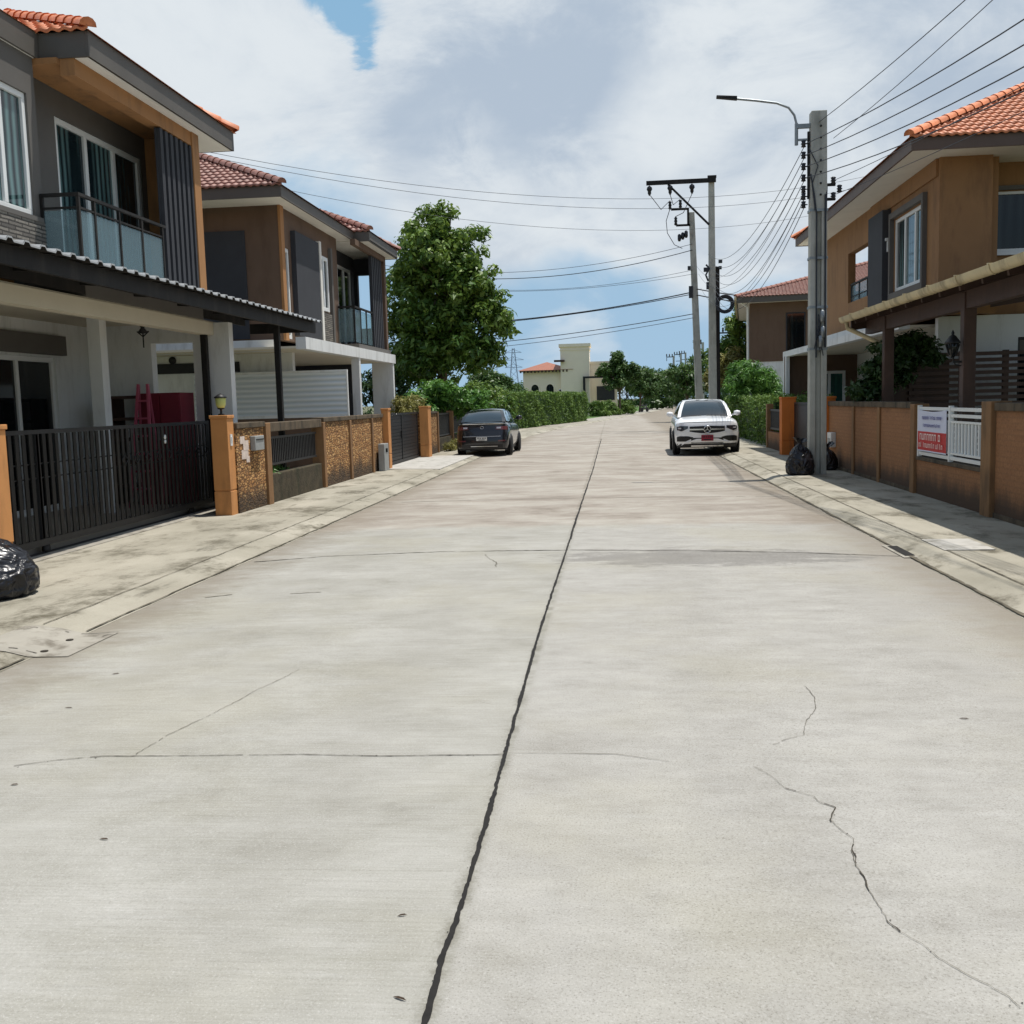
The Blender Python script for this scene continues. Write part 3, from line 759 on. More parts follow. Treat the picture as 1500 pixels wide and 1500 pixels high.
def kerb_line(mb, off, z, w, y0, y1, gaps=.03, wander=.006):
    ribbon(mb, [(off - 4.1, y0), (off - 4.1, y1)], w, .7, .06, gaps, lambda x: z, wander)
kl = MB(); strip(kl, [(-.44, .035), (-.40, .034), (-.22, .012), (-.06, -.026), (-.02, -.028)][::1])
kl.cur = 1
for a_, b_ in ((-2, 6.7), (7.55, 46)): kerb_line(kl, -.05, -.020, .02, a_, b_, 0.06, .004); kerb_line(kl, -.40, .038, .012, a_, b_, .12, .005)
tag(kl.build('kerb', ['pave', 'gutterdirt']), kind='structure')
kr = MB(); strip(kr, [(7.12, -.028), (7.18, -.026), (7.34, .03), (7.46, .045), (7.5, .045)])
kr.cur = 1
kerb_line(kr, 7.15, -.020, .035, -2, 46, 0., .004); kerb_line(kr, 7.485, .049, .014, -2, 40, .03, .003)
tag(kr.build('kerb', ['pave', 'gutterdirt']), kind='structure')
pl = MB(); strip(pl, [(-4.9, .03), (-1.85, .03), (-1.2, .035), (-.44, .035)], 0, 41)
tag(pl.build('pavement', 'pave'), kind='structure')
pr = MB(); strip(pr, [(7.5, .045), (8.2, .04), (9.0, .035), (12.6, .035)], 0, 41)
tag(pr.build('pavement', 'pave'), kind='structure')
# pale concrete crossing in front of the second gate
dv = MB(); vs = [(-4.38, 25.7, .044), (-4.38, 32.2, .044), (-6.3, 32.4, .044), (-6.3, 26.3, .044)]
dv.add([(v[0], v[1], v[2] - .04) for v in vs] + vs, [(4, 5, 6, 7), (0, 1, 5, 4), (1, 2, 6, 5), (2, 3, 7, 6), (3, 0, 4, 7)])
tag(dv.build('driveway', 'drive'), kind='structure')
pt = MB(); pt.box(3.36, 3.86, 10.75, 11.55, .03, .054)
tag(pt.build('pavement_patch', 'drive'), kind='structure')
# beyond the bend: verge and footway on the left
vg = MB(); strip(vg, [(-9., .05), (-2.3, .05)], 38, None); strip(vg, [(7.5, .04), (16, .04)], 38, None)
tag(vg.build('grass_verge', 'grass'), kind='structure')
fw = MB(); strip(fw, [(-2.3, .052), (-.44, .036)], 40, None); tag(fw.build('footway', 'kerb'), kind='structure')

# drain inlet in the left gutter
dr = MB(); DP = [(-4.62, .038), (-4.50, .040), (-4.32, .018), (-4.16, -.020), (-4.1, -.022), (-3.86, -.020)]
dr.add([(x, y, z) for y in (6.75, 7.5) for x, z in DP], [(i, i + 1, i + 7, i + 6) for i in range(5)])
DZ = lambda x: float(np.interp(x, [p[0] for p in DP], [p[1] for p in DP]))
dr.cur = 1
for y in (6.9, 7.25): dr.lathe([(.0, .0), (.028, .0), (.028, .003)], (-4.12, y, -.018), 10)
ribbon(dr, [(-4.62, 7.1), (-4.5, 7.42), (-4.2, 7.46), (-3.86, 7.5)], .010, 1., .03, .22, DZ, .012)
ribbon(dr, [(-4.62, 6.78), (-4.2, 6.86), (-3.88, 6.77)], .010, 1., .03, .20, DZ, .016)
ribbon(dr, [(-3.9, 6.8), (-3.93, 7.1), (-3.88, 7.45)], .010, 1., .03, .26, DZ, .02)
o = dr.build('drain_cover', ['kerb', 'crack'])
tag(o, 'pale cracked concrete drain cover with two holes in the left gutter', 'drain cover')
dr = MB(); dr.add([(2.96, 10.75, -.021), (3.2, 10.75, -.016), (3.2, 11.65, -.016), (2.96, 11.65, -.021)], [(0, 1, 2, 3)])
dr.cur = 1; dr.add([(3.0, 10.85, -.015), (3.1, 10.85, -.013), (3.1, 11.55, -.013), (3.0, 11.55, -.015)], [(0, 1, 2, 3)])
tag(dr.build('drain_inlet', ['kerb', 'tar']), 'small dark drain slot in the right kerb beside the pale patch', 'drain inlet')
for i, (x, y) in enumerate([(-2.77, 4.31), (-2.04, 3.73), (-.72, 3.17), (-.63, 2.70), (-3.17, 5.51), (-3.26, 6.26), (1.78, 5.34)]):
    mb = MB(); a = random.uniform(-.5, .5); L, W = random.uniform(.016, .03), random.uniform(.003, .006)
    c, s = math.cos(a), math.sin(a)
    pts = [(-L, 0, .0), (-L * .3, W, .010), (L * .5, W * .8, .012), (L, 0, .003), (L * .4, -W, .009), (-L * .4, -W, .006), (0, 0, .003)]
    mb.add([(x + c * p[0] - s * p[1], y + s * p[0] + c * p[1], rz(x) + .002 + p[2] * .45) for p in pts], [(6, i_, (i_ + 1) % 6) for i_ in range(6)])
    tag(mb.build('fallen_leaf', 'deadleaf'), 'dark curled dry leaf lying on the concrete road', 'leaf', 'dry leaves scattered on the road')
# ================================================================== left house by the sliding gate
def house_one():
    h = thing('house', 'grey two storey house with orange roof tiles and glass balcony above the black sliding gate', 'house', (-8, 13, 0))
    # upper storey, left bay wall with a window and the recessed balcony
    w = MB()
    slab(w, 'x', -7.42, -.18, 3.0, 13.2, 3.42, 6.3, [(11.3, 13.0, 4.25, 5.80)])
    w.box(-7.72, -7.602, 13.05, 13.2, 3.42, 6.3)
    slab(w, 'x', -7.72, -.18, 13.2, 17.05, 3.42, 6.3, [(14.2, 16.85, 3.47, 5.86)])
    w.build('upper_wall', 'greywall', h)
    bx('stone_cladding', 'stoneclad', h, -7.418, -7.37, 3.0, 13.16, 3.44, 4.18)
    w = MB(); w.box(-7.418, -7.36, 11.2, 13.1, 4.18, 4.24); w.build('window_sill', 'greywall', h)
    window(h, 'x', -7.42, 11.3, 13.0, 4.25, 5.80, 3, .03, fw=.075)
    window(h, 'x', -7.72, 14.2, 16.85, 3.47, 5.86, 3, .02, fw=.085, name='balcony_door')
    # end wall, post, beam, ceilings
    e = MB(); e.box(-13.0, -7.1, 17.05, 17.28, 3.42, 6.3); e.box(-13, -12.8, 3, 17.04, 0, 6.3); e.build('side_wall', 'tan', h)
    bx('corner_post', 'tan', h, -7.09, -6.88, 17.03, 17.30, 3.30, 6.3)
    bx('balcony_beam', 'tan', h, -7.1, -6.9, 13.3, 17.02, 6.08, 6.298)
    bx('balcony_ceiling', 'tan', h, -7.7, -7.102, 13.22, 17.02, 6.22, 6.296)
    s = MB(); s.box(-7.6, -6.7, 13.32, 18.4, 6.30, 6.33); s.box(-13.2, -7.6, 13.3, 18.4, 6.302, 6.33); s.box(-13.2, -7.40, 3, 13.3, 6.30, 6.33); s.build('soffit', 'soffit', h)
    f = MB()
    f.box(-6.72, -6.68, 13.28, 18.44, 6.30, 6.62); f.box(-7.36, -6.722, 13.28, 13.32, 6.30, 6.62)
    f.box(-7.40, -7.362, 3, 13.32, 6.30, 6.62); f.box(-13.2, -6.722, 18.40, 18.44, 6.30, 6.62)
    f.build('fascia', 'fascia', h)
    hip_roof(h, -11.8, -6.64, 13.22, 18.5, 6.62, .46, 'tileorange', 'y')
    hip_roof(h, -16.6, -7.34, 4, 18.4, 6.62, .38, 'tileorange', '', False, name='main_roof')
    # balcony floor, screen, railing
    bx('balcony_floor', 'greywall', h, -7.71, -6.86, 13.1, 17.02, 3.22, 3.42)
    sc = MB()
    for k in range(7):
        y = 15.82 + k * .19; sc.box(-6.96, -6.90, y, y + .10, 3.42, 6.06)
    sc.box(-6.985, -6.962, 15.80, 17.02, 3.42, 6.06)
    sc.build('slat_screen', 'slate', h)
    rl = MB()
    for y in (13.14, 13.55, 14.25, 14.95, 15.66): rl.box(-6.92, -6.88, y - .02, y + .02, 3.42, 4.52)
    rl.box(-7.415, -7.375, 13.12, 13.16, 3.42, 4.52)
    rl.box(-6.925, -6.875, 13.11, 15.76, 4.52, 4.56); rl.box(-7.41, -6.925, 13.11, 13.17, 4.52, 4.56)
    rl.box(-6.915, -6.885, 13.16, 15.64, 4.36, 4.385); rl.box(-7.375, -6.92, 13.125, 13.155, 4.36, 4.385)
    rail = rl.build('balcony_railing', 'darkmetal', h)
    g = MB(); g.box(-6.906, -6.894, 13.17, 15.64, 3.5, 4.34); g.box(-7.37, -6.93, 13.134, 13.146, 3.5, 4.34); g.build('glass_panel', 'railglass', rail)
    # ground floor: porch, back wall with sliding door, end wall with an opening
    w = MB()
    slab(w, 'x', -9.2, -.2, 3.0, 17.5, .1, 3.2, [(13.2, 16.4, .12, 2.62)])
    w.build('back_wall', 'white', h)
    window(h, 'x', -9.2, 13.2, 16.4, .12, 2.62, 3, .04, 'darkglass', .08, name='sliding_door')
    bx('door_lintel', 'greywall', h, -9.19, -9.1, 13.0, 16.6, 2.66, 2.98)
    w = MB(); slab(w, 'y', 17.5, .2, -9.2, -6.62, .1, 3.2, [(-8.04, -7.28, 1.1, 2.88)]); w.build('end_wall', 'white', h)
    bx('porch_column', 'white', h, -8.14, -7.94, 15.5, 15.72, .1, 3.2)
    w = MB(); w.box(-9.2, -6.9, 3.0, 17.7, 3.2, 3.218); w.build('porch_ceiling', 'cream', h)
    bx('porch_beam', 'cream', h, -7.08, -6.88, 3.0, 17.48, 2.98, 3.196)
    bx('porch_floor', 'floor', h, -9.2, -6.9, 3.0, 17.7, .036, .1)
    return h
house_one()

def carport_one():
    c = thing('carport', 'dark flat metal carport roof reaching over the black sliding gate on thin posts', 'carport', (-6.2, 14, 0))
    r = MB(); n = 150; y0, y1 = 5.0, 20.6; vs = []; 
    # ribbed sheet: trapezoid profile along y
    prof = []; y = y0
    while y < y1:
        for dy, z in ((0, 0), (.17, 0), (.20, .035), (.27, .035), (.30, 0)): prof.append((y + dy, z))
        y += .30
    for x, zz in ((-5.84, 3.40), (-7.35, 3.50)):
        vs += [(x, p, zz + z) for p, z in prof]
    m = len(prof); fs = [(i, i + 1, m + i + 1, m + i) for i in range(m - 1)]
    r.add(vs, fs)
    vs2 = [(v[0], v[1], v[2] - .012) for v in vs]; r.cur = 1; r.add(vs2, [f[::-1] for f in fs])
    r.cur = 0; r.add([(v[0] + .004, v[1], v[2]) for v in vs[:m]] + [(v[0] + .004, v[1], v[2] - .018) for v in vs[:m]], [(i, m + i, m + i + 1, i + 1) for i in range(m - 1)])
    r.build('roof_sheet', ['sheettop', 'sheet'], c)
    b = MB(); b.box(-6.02, -5.96, 5, 20.6, 3.18, 3.38)
    for y in np.arange(5.5, 20.4, 1.5): b.bar((-5.97, y, 3.33), (-7.3, y, 3.43), .05, .09)
    b.box(-6.92, -6.87, 5, 19.05, 3.25, 3.42); b.box(-7.3, -6.03, 20.5, 20.55, 3.2, 3.40)
    b.build('roof_beam', 'darkmetal', c)
    for x, y in ((-6.22, 18.9), (-6.98, 17.28), (-6.98, 10.0)):
        p = MB(); p.box(x - .05, x + .05, y - .05, y + .05, .1, 3.22); p.box(x - .11, x + .11, y - .11, y + .11, .04, .1); p.build('post', 'darkmetal', c)
carport_one()

def gate_pillar(name, label, x0, x1, y0, y1, h, mat='pillar', lamp=False, band=.42):
    p = thing(name, label, 'gate pillar', ((x0 + x1) / 2, (y0 + y1) / 2, 0))
    b = MB(); b.box(x0, x1, y0, y1, -.02, band - .01); b.box(x0, x1, y0, y1, band + .01, h); b.box(x0 + .008, x1 - .008, y0 + .008, y1 - .008, band - .011, band + .011)
    b.build('shaft', mat, p, .008)
    bx('cap', mat, p, x0 - .015, x1 + .015, y0 - .015, y1 + .015, h, h + .05, bevel=.008)
    return p
gate_pillar('gate_pillar', 'tan rendered gate pillar behind the black rubbish bag, at the left edge', -6.24, -5.97, 9.34, 9.62, 1.55)
p2 = gate_pillar('gate_pillar', 'tan rendered gate pillar with a lamp on top, between black gate and brick', -6.24, -5.97, 15.5, 15.77, 1.55)
MB().box(-5.968, -5.955, 15.58, 15.66, 1.12, 1.3).box(-5.954, -5.945, 15.6, 15.64, 1.2, 1.26).build('bell_push', 'whiteplate', p2)
gate_pillar('gate_pillar', 'narrow tan pillar at the near side of the second dark gate', -5.98, -5.8, 26.3, 26.6, 1.56)
gate_pillar('gate_pillar', 'tan rendered pillar at the far side of the second dark gate', -5.98, -5.70, 31.6, 32.1, 1.58)
gate_pillar('gate_pillar', 'bright orange gate pillar behind the white car, beside dark gate', 4.6, 4.98, 28.6, 29.0, 1.56, 'orange')
gate_pillar('gate_pillar', 'orange gate pillar half hidden behind the near concrete utility pole', 4.7, 5.0, 23.72, 24.0, 1.56, 'orange')

def pillar_lamp():
    t = thing('pillar_lamp', 'small yellow green glass lantern standing on the tan gate pillar', 'lamp', (-6.1, 15.62, 1.6))
    MB().lathe([(.05, 1.6), (.05, 1.62), (.018, 1.63), (.018, 1.69), (.055, 1.70), (.055, 1.715)], (-6.1, 15.62, 0), 12).build('base', 'blackmetal', t)
    MB().lathe([(.055, 1.715), (.075, 1.76), (.085, 1.86), (.08, 1.87)], (-6.1, 15.62, 0), 12).build('shade', 'lampglass', t)
    MB().lathe([(.10, 1.87), (.10, 1.885), (.05, 1.92), (.012, 1.94)], (-6.1, 15.62, 0), 12).build('lid', 'blackmetal', t)
pillar_lamp()

def bar_gate():
    g = thing('sliding_gate', 'long black sliding gate of upright flat bars beneath the carport', 'gate', (-6.8, 13, 0))
    f = MB(); y0, y1 = 9.7, 16.75
    f.box(-6.83, -6.77, y0, y1, 1.46, 1.51); f.box(-6.83, -6.77, y0, y1, .13, .21)
    for y in (y0, 11.5, y1 - .05): f.box(-6.828, -6.772, y, y + .05, .211, 1.459)
    f.box(-6.815, -6.79, y0, y1, 1.10, 1.115); f.box(-6.815, -6.79, y0, y1, .93, .945)
    f.build('frame', 'blackmetal', g)
    b = MB(); y = y0 + .1
    while y < y1 - .1:
        b.box(-6.788, -6.772, y, y + .07, .212, 1.458); y += .142
    b.build('bars', 'darkmetal', g)
    for y in np.arange(13.6, 16.6, .36):
        MB().tube([(-6.768, y, 1.03), (-6.768, y + .09, 1.10), (-6.768, y + .18, 1.03), (-6.768, y + .09, .96), (-6.768, y, 1.03)], .008, 5, False).build('scroll_ornament', 'blackmetal', g)
    for y in (11.6, 15.9):
        MB().lathe([(.0, -.02), (.065, -.02), (.065, .02), (0, .02)], (-6.8, y, .085), 14, 'x').build('wheel', 'darkmetal', g)
    MB().box(-6.83, -6.77, 8.8, 17, .03, .042).box(-6.812, -6.788, 8.8, 17, .043, .055).build('track', 'blackmetal', g)
    MB().lathe([(.0, 0), (.035, 0), (.035, .012), (0, .012)], (-6.768, 15.0, 1.30), 10, 'x').lathe([(.0, 0), (.03, 0), (.03, .012), (0, .012)], (-6.768, 15.0, 1.23), 10, 'x').build('latch_plate', 'whiteplate', g)
bar_gate()
# pale strip laid to stand for the sunlit ground under the gate
sl_ = MB(); sl_.box(-6.76, -6.5, 9.7, 16.7, .03, .040); tag(sl_.build('sunlit_strip', 'kerb'), kind='structure')

def boundary_left():
    X = -5.95
    t = thing('boundary_wall', 'low boundary wall of rough buff brick with a dark fence panel', 'wall', (X, 20, 0))
    MB().box(X - .2, X, 15.78, 17.1, -.03, 1.38).build('brick_panel', 'brickL', t)
    MB().box(X - .24, X + .03, 15.78, 17.12, 1.38, 1.47).build('coping', 'capdirt', t, .01)
    MB().box(X - .22, X + .04, 17.12, 17.36, -.03, 1.44).build('pilaster', 'pilR', t, .01)
    MB().box(X - .2, X - .02, 17.37, 20.62, -.03, .54).build('low_wall', 'lowstone', t, .02)
    MB().box(X - .22, X + .01, 17.37, 20.62, 1.28, 1.44).build('top_beam', 'capdirt', t, .01)
    f = MB(); f.box(X - .13, X - .08, 17.5, 20.5, 1.15, 1.19); f.box(X - .13, X - .08, 17.5, 20.5, .68, .72)
    y = 17.5
    while y < 20.5: f.box(X - .12, X - .09, y, y + .05, .721, 1.149); y += .1
    f.box(X - .17, X - .14, 17.45, 20.55, .70, 1.17)
    f.build('fence_panel', 'blackmetal', t)
    MB().box(X - .2, X, 20.75, 26.28, -.03, 1.38).build('brick_panel', 'brickL', t)
    MB().box(X - .24, X + .03, 20.72, 26.29, 1.38, 1.47).build('coping', 'capdirt', t, .01)
    for y in (20.63, 22.8, 24.95): MB().box(X - .22, X + .04, y, y + .16, -.03, 1.375).build('pilaster', 'pilR', t, .01)
    return t
boundary_left()
def boundary_left_far():
    X = -5.95
    t = thing('boundary_wall', 'boundary wall with brick column and dark fence, beside the dark sedan', 'wall', (X, 38, 0))
    MB().box(X - .2, X, 32.12, 34.6, -.03, 1.38).build('brick_panel', 'brickL', t)
    MB().box(X - .24, X + .03, 32.12, 34.62, 1.38, 1.45).build('coping', 'capdirt', t)
    for y in (34.62, 37.9, 41.5, 45.2): MB().box(X - .2, X + .04, y, y + .2, -.03, 1.42).build('pilaster', 'pilR', t)
    MB().box(X - .18, X - .02, 34.83, 48, -.03, .5).build('low_wall', 'lowstone', t)
    f = MB(); f.box(X - .13, X - .08, 34.83, 48, 1.3, 1.36); f.box(X - .13, X - .08, 34.83, 48, .55, .6)
    y = 34.9
    while y < 48: f.box(X - .12, X - .09, y, y + .05, .601, 1.299); y += .11
    f.build('fence_panel', 'blackmetal', t)
boundary_left_far()
def solid_gate(name, label, x, y0, y1, h, mat='blackmetal'):
    g = thing(name, label, 'gate', (x, (y0 + y1) / 2, 0))
    f = MB(); f.box(x - .03, x + .03, y0, y1, h - .06, h); f.box(x - .03, x + .03, y0, y1, .06, .14)
    for y in (y0, (y0 + y1) / 2, y1 - .06): f.box(x - .029, x + .029, y, y + .06, .141, h - .061)
    f.build('frame', mat, g)
    b = MB(); z = .16
    while z < h - .12: b.box(x - .012, x + .012, y0 + .06, y1 - .06, z, z + .085); z += .095
    b.box(x - .02, x - .014, y0 + .06, y1 - .06, .14, h - .07)
    b.build('board_panel', mat, g)
    MB().box(x - .03, x + .05, (y0 + y1) / 2 - .1, (y0 + y1) / 2 - .06, .75, .95).build('handle', 'darkmetal', g)
solid_gate('gate', 'dark solid driveway gate between tan pillars, near the dark sedan', -6.05, 26.65, 31.55, 1.46)
solid_gate('gate', 'dark grey driveway gate behind the utility pole, beside the orange pillar', 4.95, 24.05, 28.55, 1.46)

t = thing('mailbox', 'grey metal mailbox fixed to the brick beside the lamp pillar', 'mailbox', (-5.94, 16.6, 1.1))
MB().box(-5.949, -5.86, 16.42, 16.86, 1.0, 1.24).build('body', 'mailgrey', t, .01); MB().box(-5.858, -5.85, 16.46, 16.82, 1.17, 1.19).build('slot', 'blackmetal', t)
mb = MB()
for y, z, w, hh in ((15.95, 1.13, .2, .12), (16.08, 1.02, .24, .16), (16.0, .88, .3, .15), (16.2, .82, .14, .1)):
    mb.box(-5.949, -5.944 + random.random() * .003, y, y + w, z, z + hh)
tag(mb.build('torn_notice', 'paper'), 'pale torn paper notice pasted on brick beside the grey mailbox', 'notice')
t = thing('meter_box', 'pale grey meter cabinet standing against the brick by the second gate', 'meter box', (-5.85, 25.7, 0))
MB().box(-5.90, -5.74, 25.45, 25.95, .0, .72).build('body', 'mailgrey', t, .012); MB().box(-5.738, -5.73, 25.6, 25.8, .5, .6).build('window', 'darkglass', t)

# ---- things in the porch
t = thing('storage_cabinet', 'maroon two door cabinet below the wall opening in the porch', 'cabinet', (-7.65, 17.1, .1))
MB().box(-8.0, -7.28, 16.85, 17.42, .1, 2.0).build('body', 'maroon', t, .01)
MB().box(-7.98, -7.65, 16.83, 16.849, .14, 1.97).box(-7.63, -7.3, 16.83, 16.849, .14, 1.97).build('door', 'maroon', t)
MB().box(-7.68, -7.665, 16.81, 16.829, 1.2, 1.45).box(-7.615, -7.6, 16.81, 16.829, 1.2, 1.45).build('handle', 'galv', t)
t = thing('shelf_rack', 'dark open shelf rack standing left of the maroon cabinet', 'shelf', (-8.3, 17.2, .1))
for z in (.4, .8, 1.2, 1.55, 1.92): MB().box(-8.55, -8.06, 16.9, 17.4, z, z + .05).build('shelf', 'wood', t)
MB().box(-8.58, -8.551, 16.9, 17.4, .1, 1.97).box(-8.06, -8.03, 16.9, 17.4, .1, 1.97).build('side_panel', 'wood', t)
t = thing('step_ladder', 'pink folding step ladder leaning before the maroon cabinet', 'ladder', (-7.85, 16.5, .1))
MB().bar((-8.02, 16.3, .1), (-7.9, 16.62, 2.15), .04).bar((-7.62, 16.3, .1), (-7.74, 16.62, 2.15), .04).bar((-8.02, 16.78, .1), (-7.9, 16.64, 2.13), .03).bar((-7.62, 16.78, .1), (-7.74, 16.64, 2.13), .03).build('frame', 'pink', t)
for k in range(6):
    f = (k + 1) / 7; MB().box(-8.0 + .11 * f, -7.64 - .11 * f, 16.28 + .32 * f, 16.36 + .32 * f, .1 + 2.05 * f, .13 + 2.05 * f).build('step', 'pink', t)
t = thing('hanging_hook', 'dark ornament hanging from the porch ceiling above the cabinet', 'ornament', (-7.75, 16.6, 3.2))
MB().tube([(-7.75, 16.6, 3.2), (-7.75, 16.6, 2.75)], .012, 6).lathe([(.0, 2.98), (.09, 3.0), (.03, 3.08), (.06, 3.12), (0, 3.14)], (-7.75, 16.6, 0), 8).tube([(-7.85, 16.6, 3.02), (-7.75, 16.6, 2.93), (-7.65, 16.6, 3.02)], .012, 6).build('hook', 'blackmetal', t)

# ================================================================== second house on the left
def house_two():
    h = thing('house', 'brown two storey house with red brown roof tiles and white carport frame, left side', 'house', (-8, 27, 0))
    W = -7.5
    w = MB(); slab(w, 'y', 23.3, .2, -13.5, W, 3.25, 6.3); 
    slab(w, 'x', W, -.2, 23.5, 28.3, 3.25, 6.3, [(23.55, 24.0, 3.3, 5.4), (26.35, 27.25, 4.2, 5.62)])
    w.box(-13.5, -13.3, 23.5, 32.2, 0, 6.3)
    w.build('upper_wall', 'brown', h)
    w = MB(); slab(w, 'x', -7.95, -.18, 28.3, 32.0, 3.3, 6.25, [(29.3, 31.6, 3.45, 5.85)]); w.box(-7.95, -7.7, 28.12, 28.298, 3.25, 6.3); w.build('balcony_wall', 'slate', h)
    bx('side_panel', 'slate', h, -10.6, -8.3, 23.27, 23.299, 3.3, 5.75)
    bx('corner_pilaster', 'tan', h, W + .001, W + .06, 23.28, 23.52, 3.25, 6.3)
    bx('dark_panel', 'slate', h, W + .001, W + .12, 24.15, 26.1, 3.4, 5.85)
    bx('white_pilaster', 'soffit', h, W + .001, W + .14, 26.12, 26.28, 3.3, 5.9)
    bx('white_pilaster', 'greywall', h, W + .001, W + .08, 27.4, 27.55, 3.3, 5.9)
    bx('stone_cladding', 'stoneclad', h, W + .001, W + .05, 26.3, 27.38, 3.3, 4.15)
    window(h, 'x', W, 23.55, 24.0, 3.3, 5.4, 1, .02, 'darkglass', .09)
    window(h, 'x', W, 26.35, 27.25, 4.2, 5.62, 2, -.03, 'darkglass', .1)
    window(h, 'x', -7.95, 29.3, 31.6, 3.45, 5.85, 3, .02, 'darkglass', .09, name='balcony_door')
    # far end wall with an opening to the sky
    w = MB(); slab(w, 'y', 32.0, .2, -7.95, -7.0, 3.3, 6.25, [(-7.86, -7.38, 4.1, 5.75)]); w.box(-13.3, -8.13, 32.0, 32.2, 0, 6.25); w.build('far_wall', 'slate', h)
    bx('corner_post', 'brown', h, -7.06, -6.94, 31.75, 31.99, 3.25, 6.26)
    sc = MB()
    for k in range(6): sc.box(-7.06, -7.0, 30.35 + k * .23, 30.48 + k * .23, 3.35, 6.1)
    sc.box(-7.09, -7.062, 30.33, 31.74, 3.35, 6.1)
    sc.build('slat_screen', 'slate', h)
    bx('balcony_beam', 'brown', h, -7.08, -6.94, 28.2, 31.74, 6.1, 6.26)
    bx('balcony_floor', 'greywall', h, -7.96, -6.9, 28.0, 32.1, 3.25, 3.4)
    rl = MB()
    for y in (28.2, 28.9, 29.6, 30.3): rl.box(-7.07, -7.03, y - .02, y + .02, 3.4, 4.4)
    rl.box(-7.08, -7.02, 28.17, 30.32, 4.4, 4.45); rl.box(-7.69, -7.08, 28.17, 28.23, 4.4, 4.45); rl.box(-7.69, -7.65, 28.18, 28.22, 3.4, 4.4)
    ra = rl.build('balcony_railing', 'darkmetal', h)
    g = MB(); g.box(-7.056, -7.044, 28.23, 30.28, 3.46, 4.36); g.box(-7.64, -7.08, 28.194, 28.206, 3.46, 4.36); g.build('glass_panel', 'railglass', ra)
    s = MB(); s.box(-13.9, -7.14, 22.4, 28.76, 6.29, 6.32); s.box(-13.9, -6.66, 28.76, 32.5, 6.27, 6.30); s.build('soffit', 'soffit', h)
    f = MB(); f.box(-13.9, -7.10, 22.36, 22.40, 6.28, 6.52); f.box(-7.14, -7.10, 22.402, 28.72, 6.28, 6.52)
    f.box(-7.14, -6.66, 28.722, 28.76, 6.26, 6.52); f.box(-6.70, -6.66, 28.762, 32.5, 6.26, 6.52); f.box(-13.9, -6.702, 32.5, 32.54, 6.26, 6.52); f.build('fascia', 'fascia', h)
    hip_roof(h, -14.0, -7.05, 22.3, 33.2, 6.52, .46, 'tilered', 'y')
    hip_roof(h, -11.5, -6.62, 28.68, 32.6, 6.53, .46, 'tilered', 'y', name='bay_roof')
    # white carport frame and what stands inside
    fr = MB(); fr.box(-6.95, -6.72, 22.4, 31.9, 2.98, 3.245); fr.build('carport_beam', 'white', h)
    for y in (27.25, 31.55): bx('carport_post', 'white', h, -6.95, -6.74, y, y + .18, .03, 2.98)
    bx('carport_ceiling', 'cream', h, -13.2, -6.952, 22.4, 31.9, 3.0, 3.05)
    bx('carport_end_wall', 'white', h, -7.40, -6.952, 31.55, 31.72, .03, 2.998)
    bx('kitchen_wall', 'white', h, -13.2, -7.55, 24.0, 24.2, .03, 2.999)
    MB().box(-12.4, -8.85, 23.96, 23.998, 2.58, 2.82).build('vent_louvre', 'blackmetal', h)
    MB().lathe([(0, 0), (.09, 0), (.09, .03), (0, .03)], (-10.5, 23.96, 3.2 - .3), 14, 'y').build('vent_hole', 'blackmetal', h)
    bx('gap_wall', 'white', h, -13.4, -7.6, 23.05, 23.299, 2.999, 3.25)
    bx('porch_wall', 'white', h, -10.2, -10.0, 24.21, 32, .03, 2.999)
    bx('porch_floor', 'floor', h, -13.2, -6.7, 22.4, 32.2, .0, .06)
house_two()
t = thing('screen_panel', 'white ribbed metal panel fence above brown base wall, before the second house', 'screen', (-8.0, 23.8, 0))
MB().box(-9.9, -6.2, 23.75, 23.8, 1.52, 2.5).build('panel', 'siding', t)
MB().box(-9.9, -6.17, 23.73, 23.82, 2.5, 2.55).box(-9.9, -6.17, 23.73, 23.82, 1.45, 1.52).box(-6.2, -6.17, 23.74, 23.81, 1.521, 2.499).build('edge_trim', 'white', t)
MB().box(-9.9, -6.17, 23.74, 23.81, .0, 1.449).build('base_wall', 'brown', t)

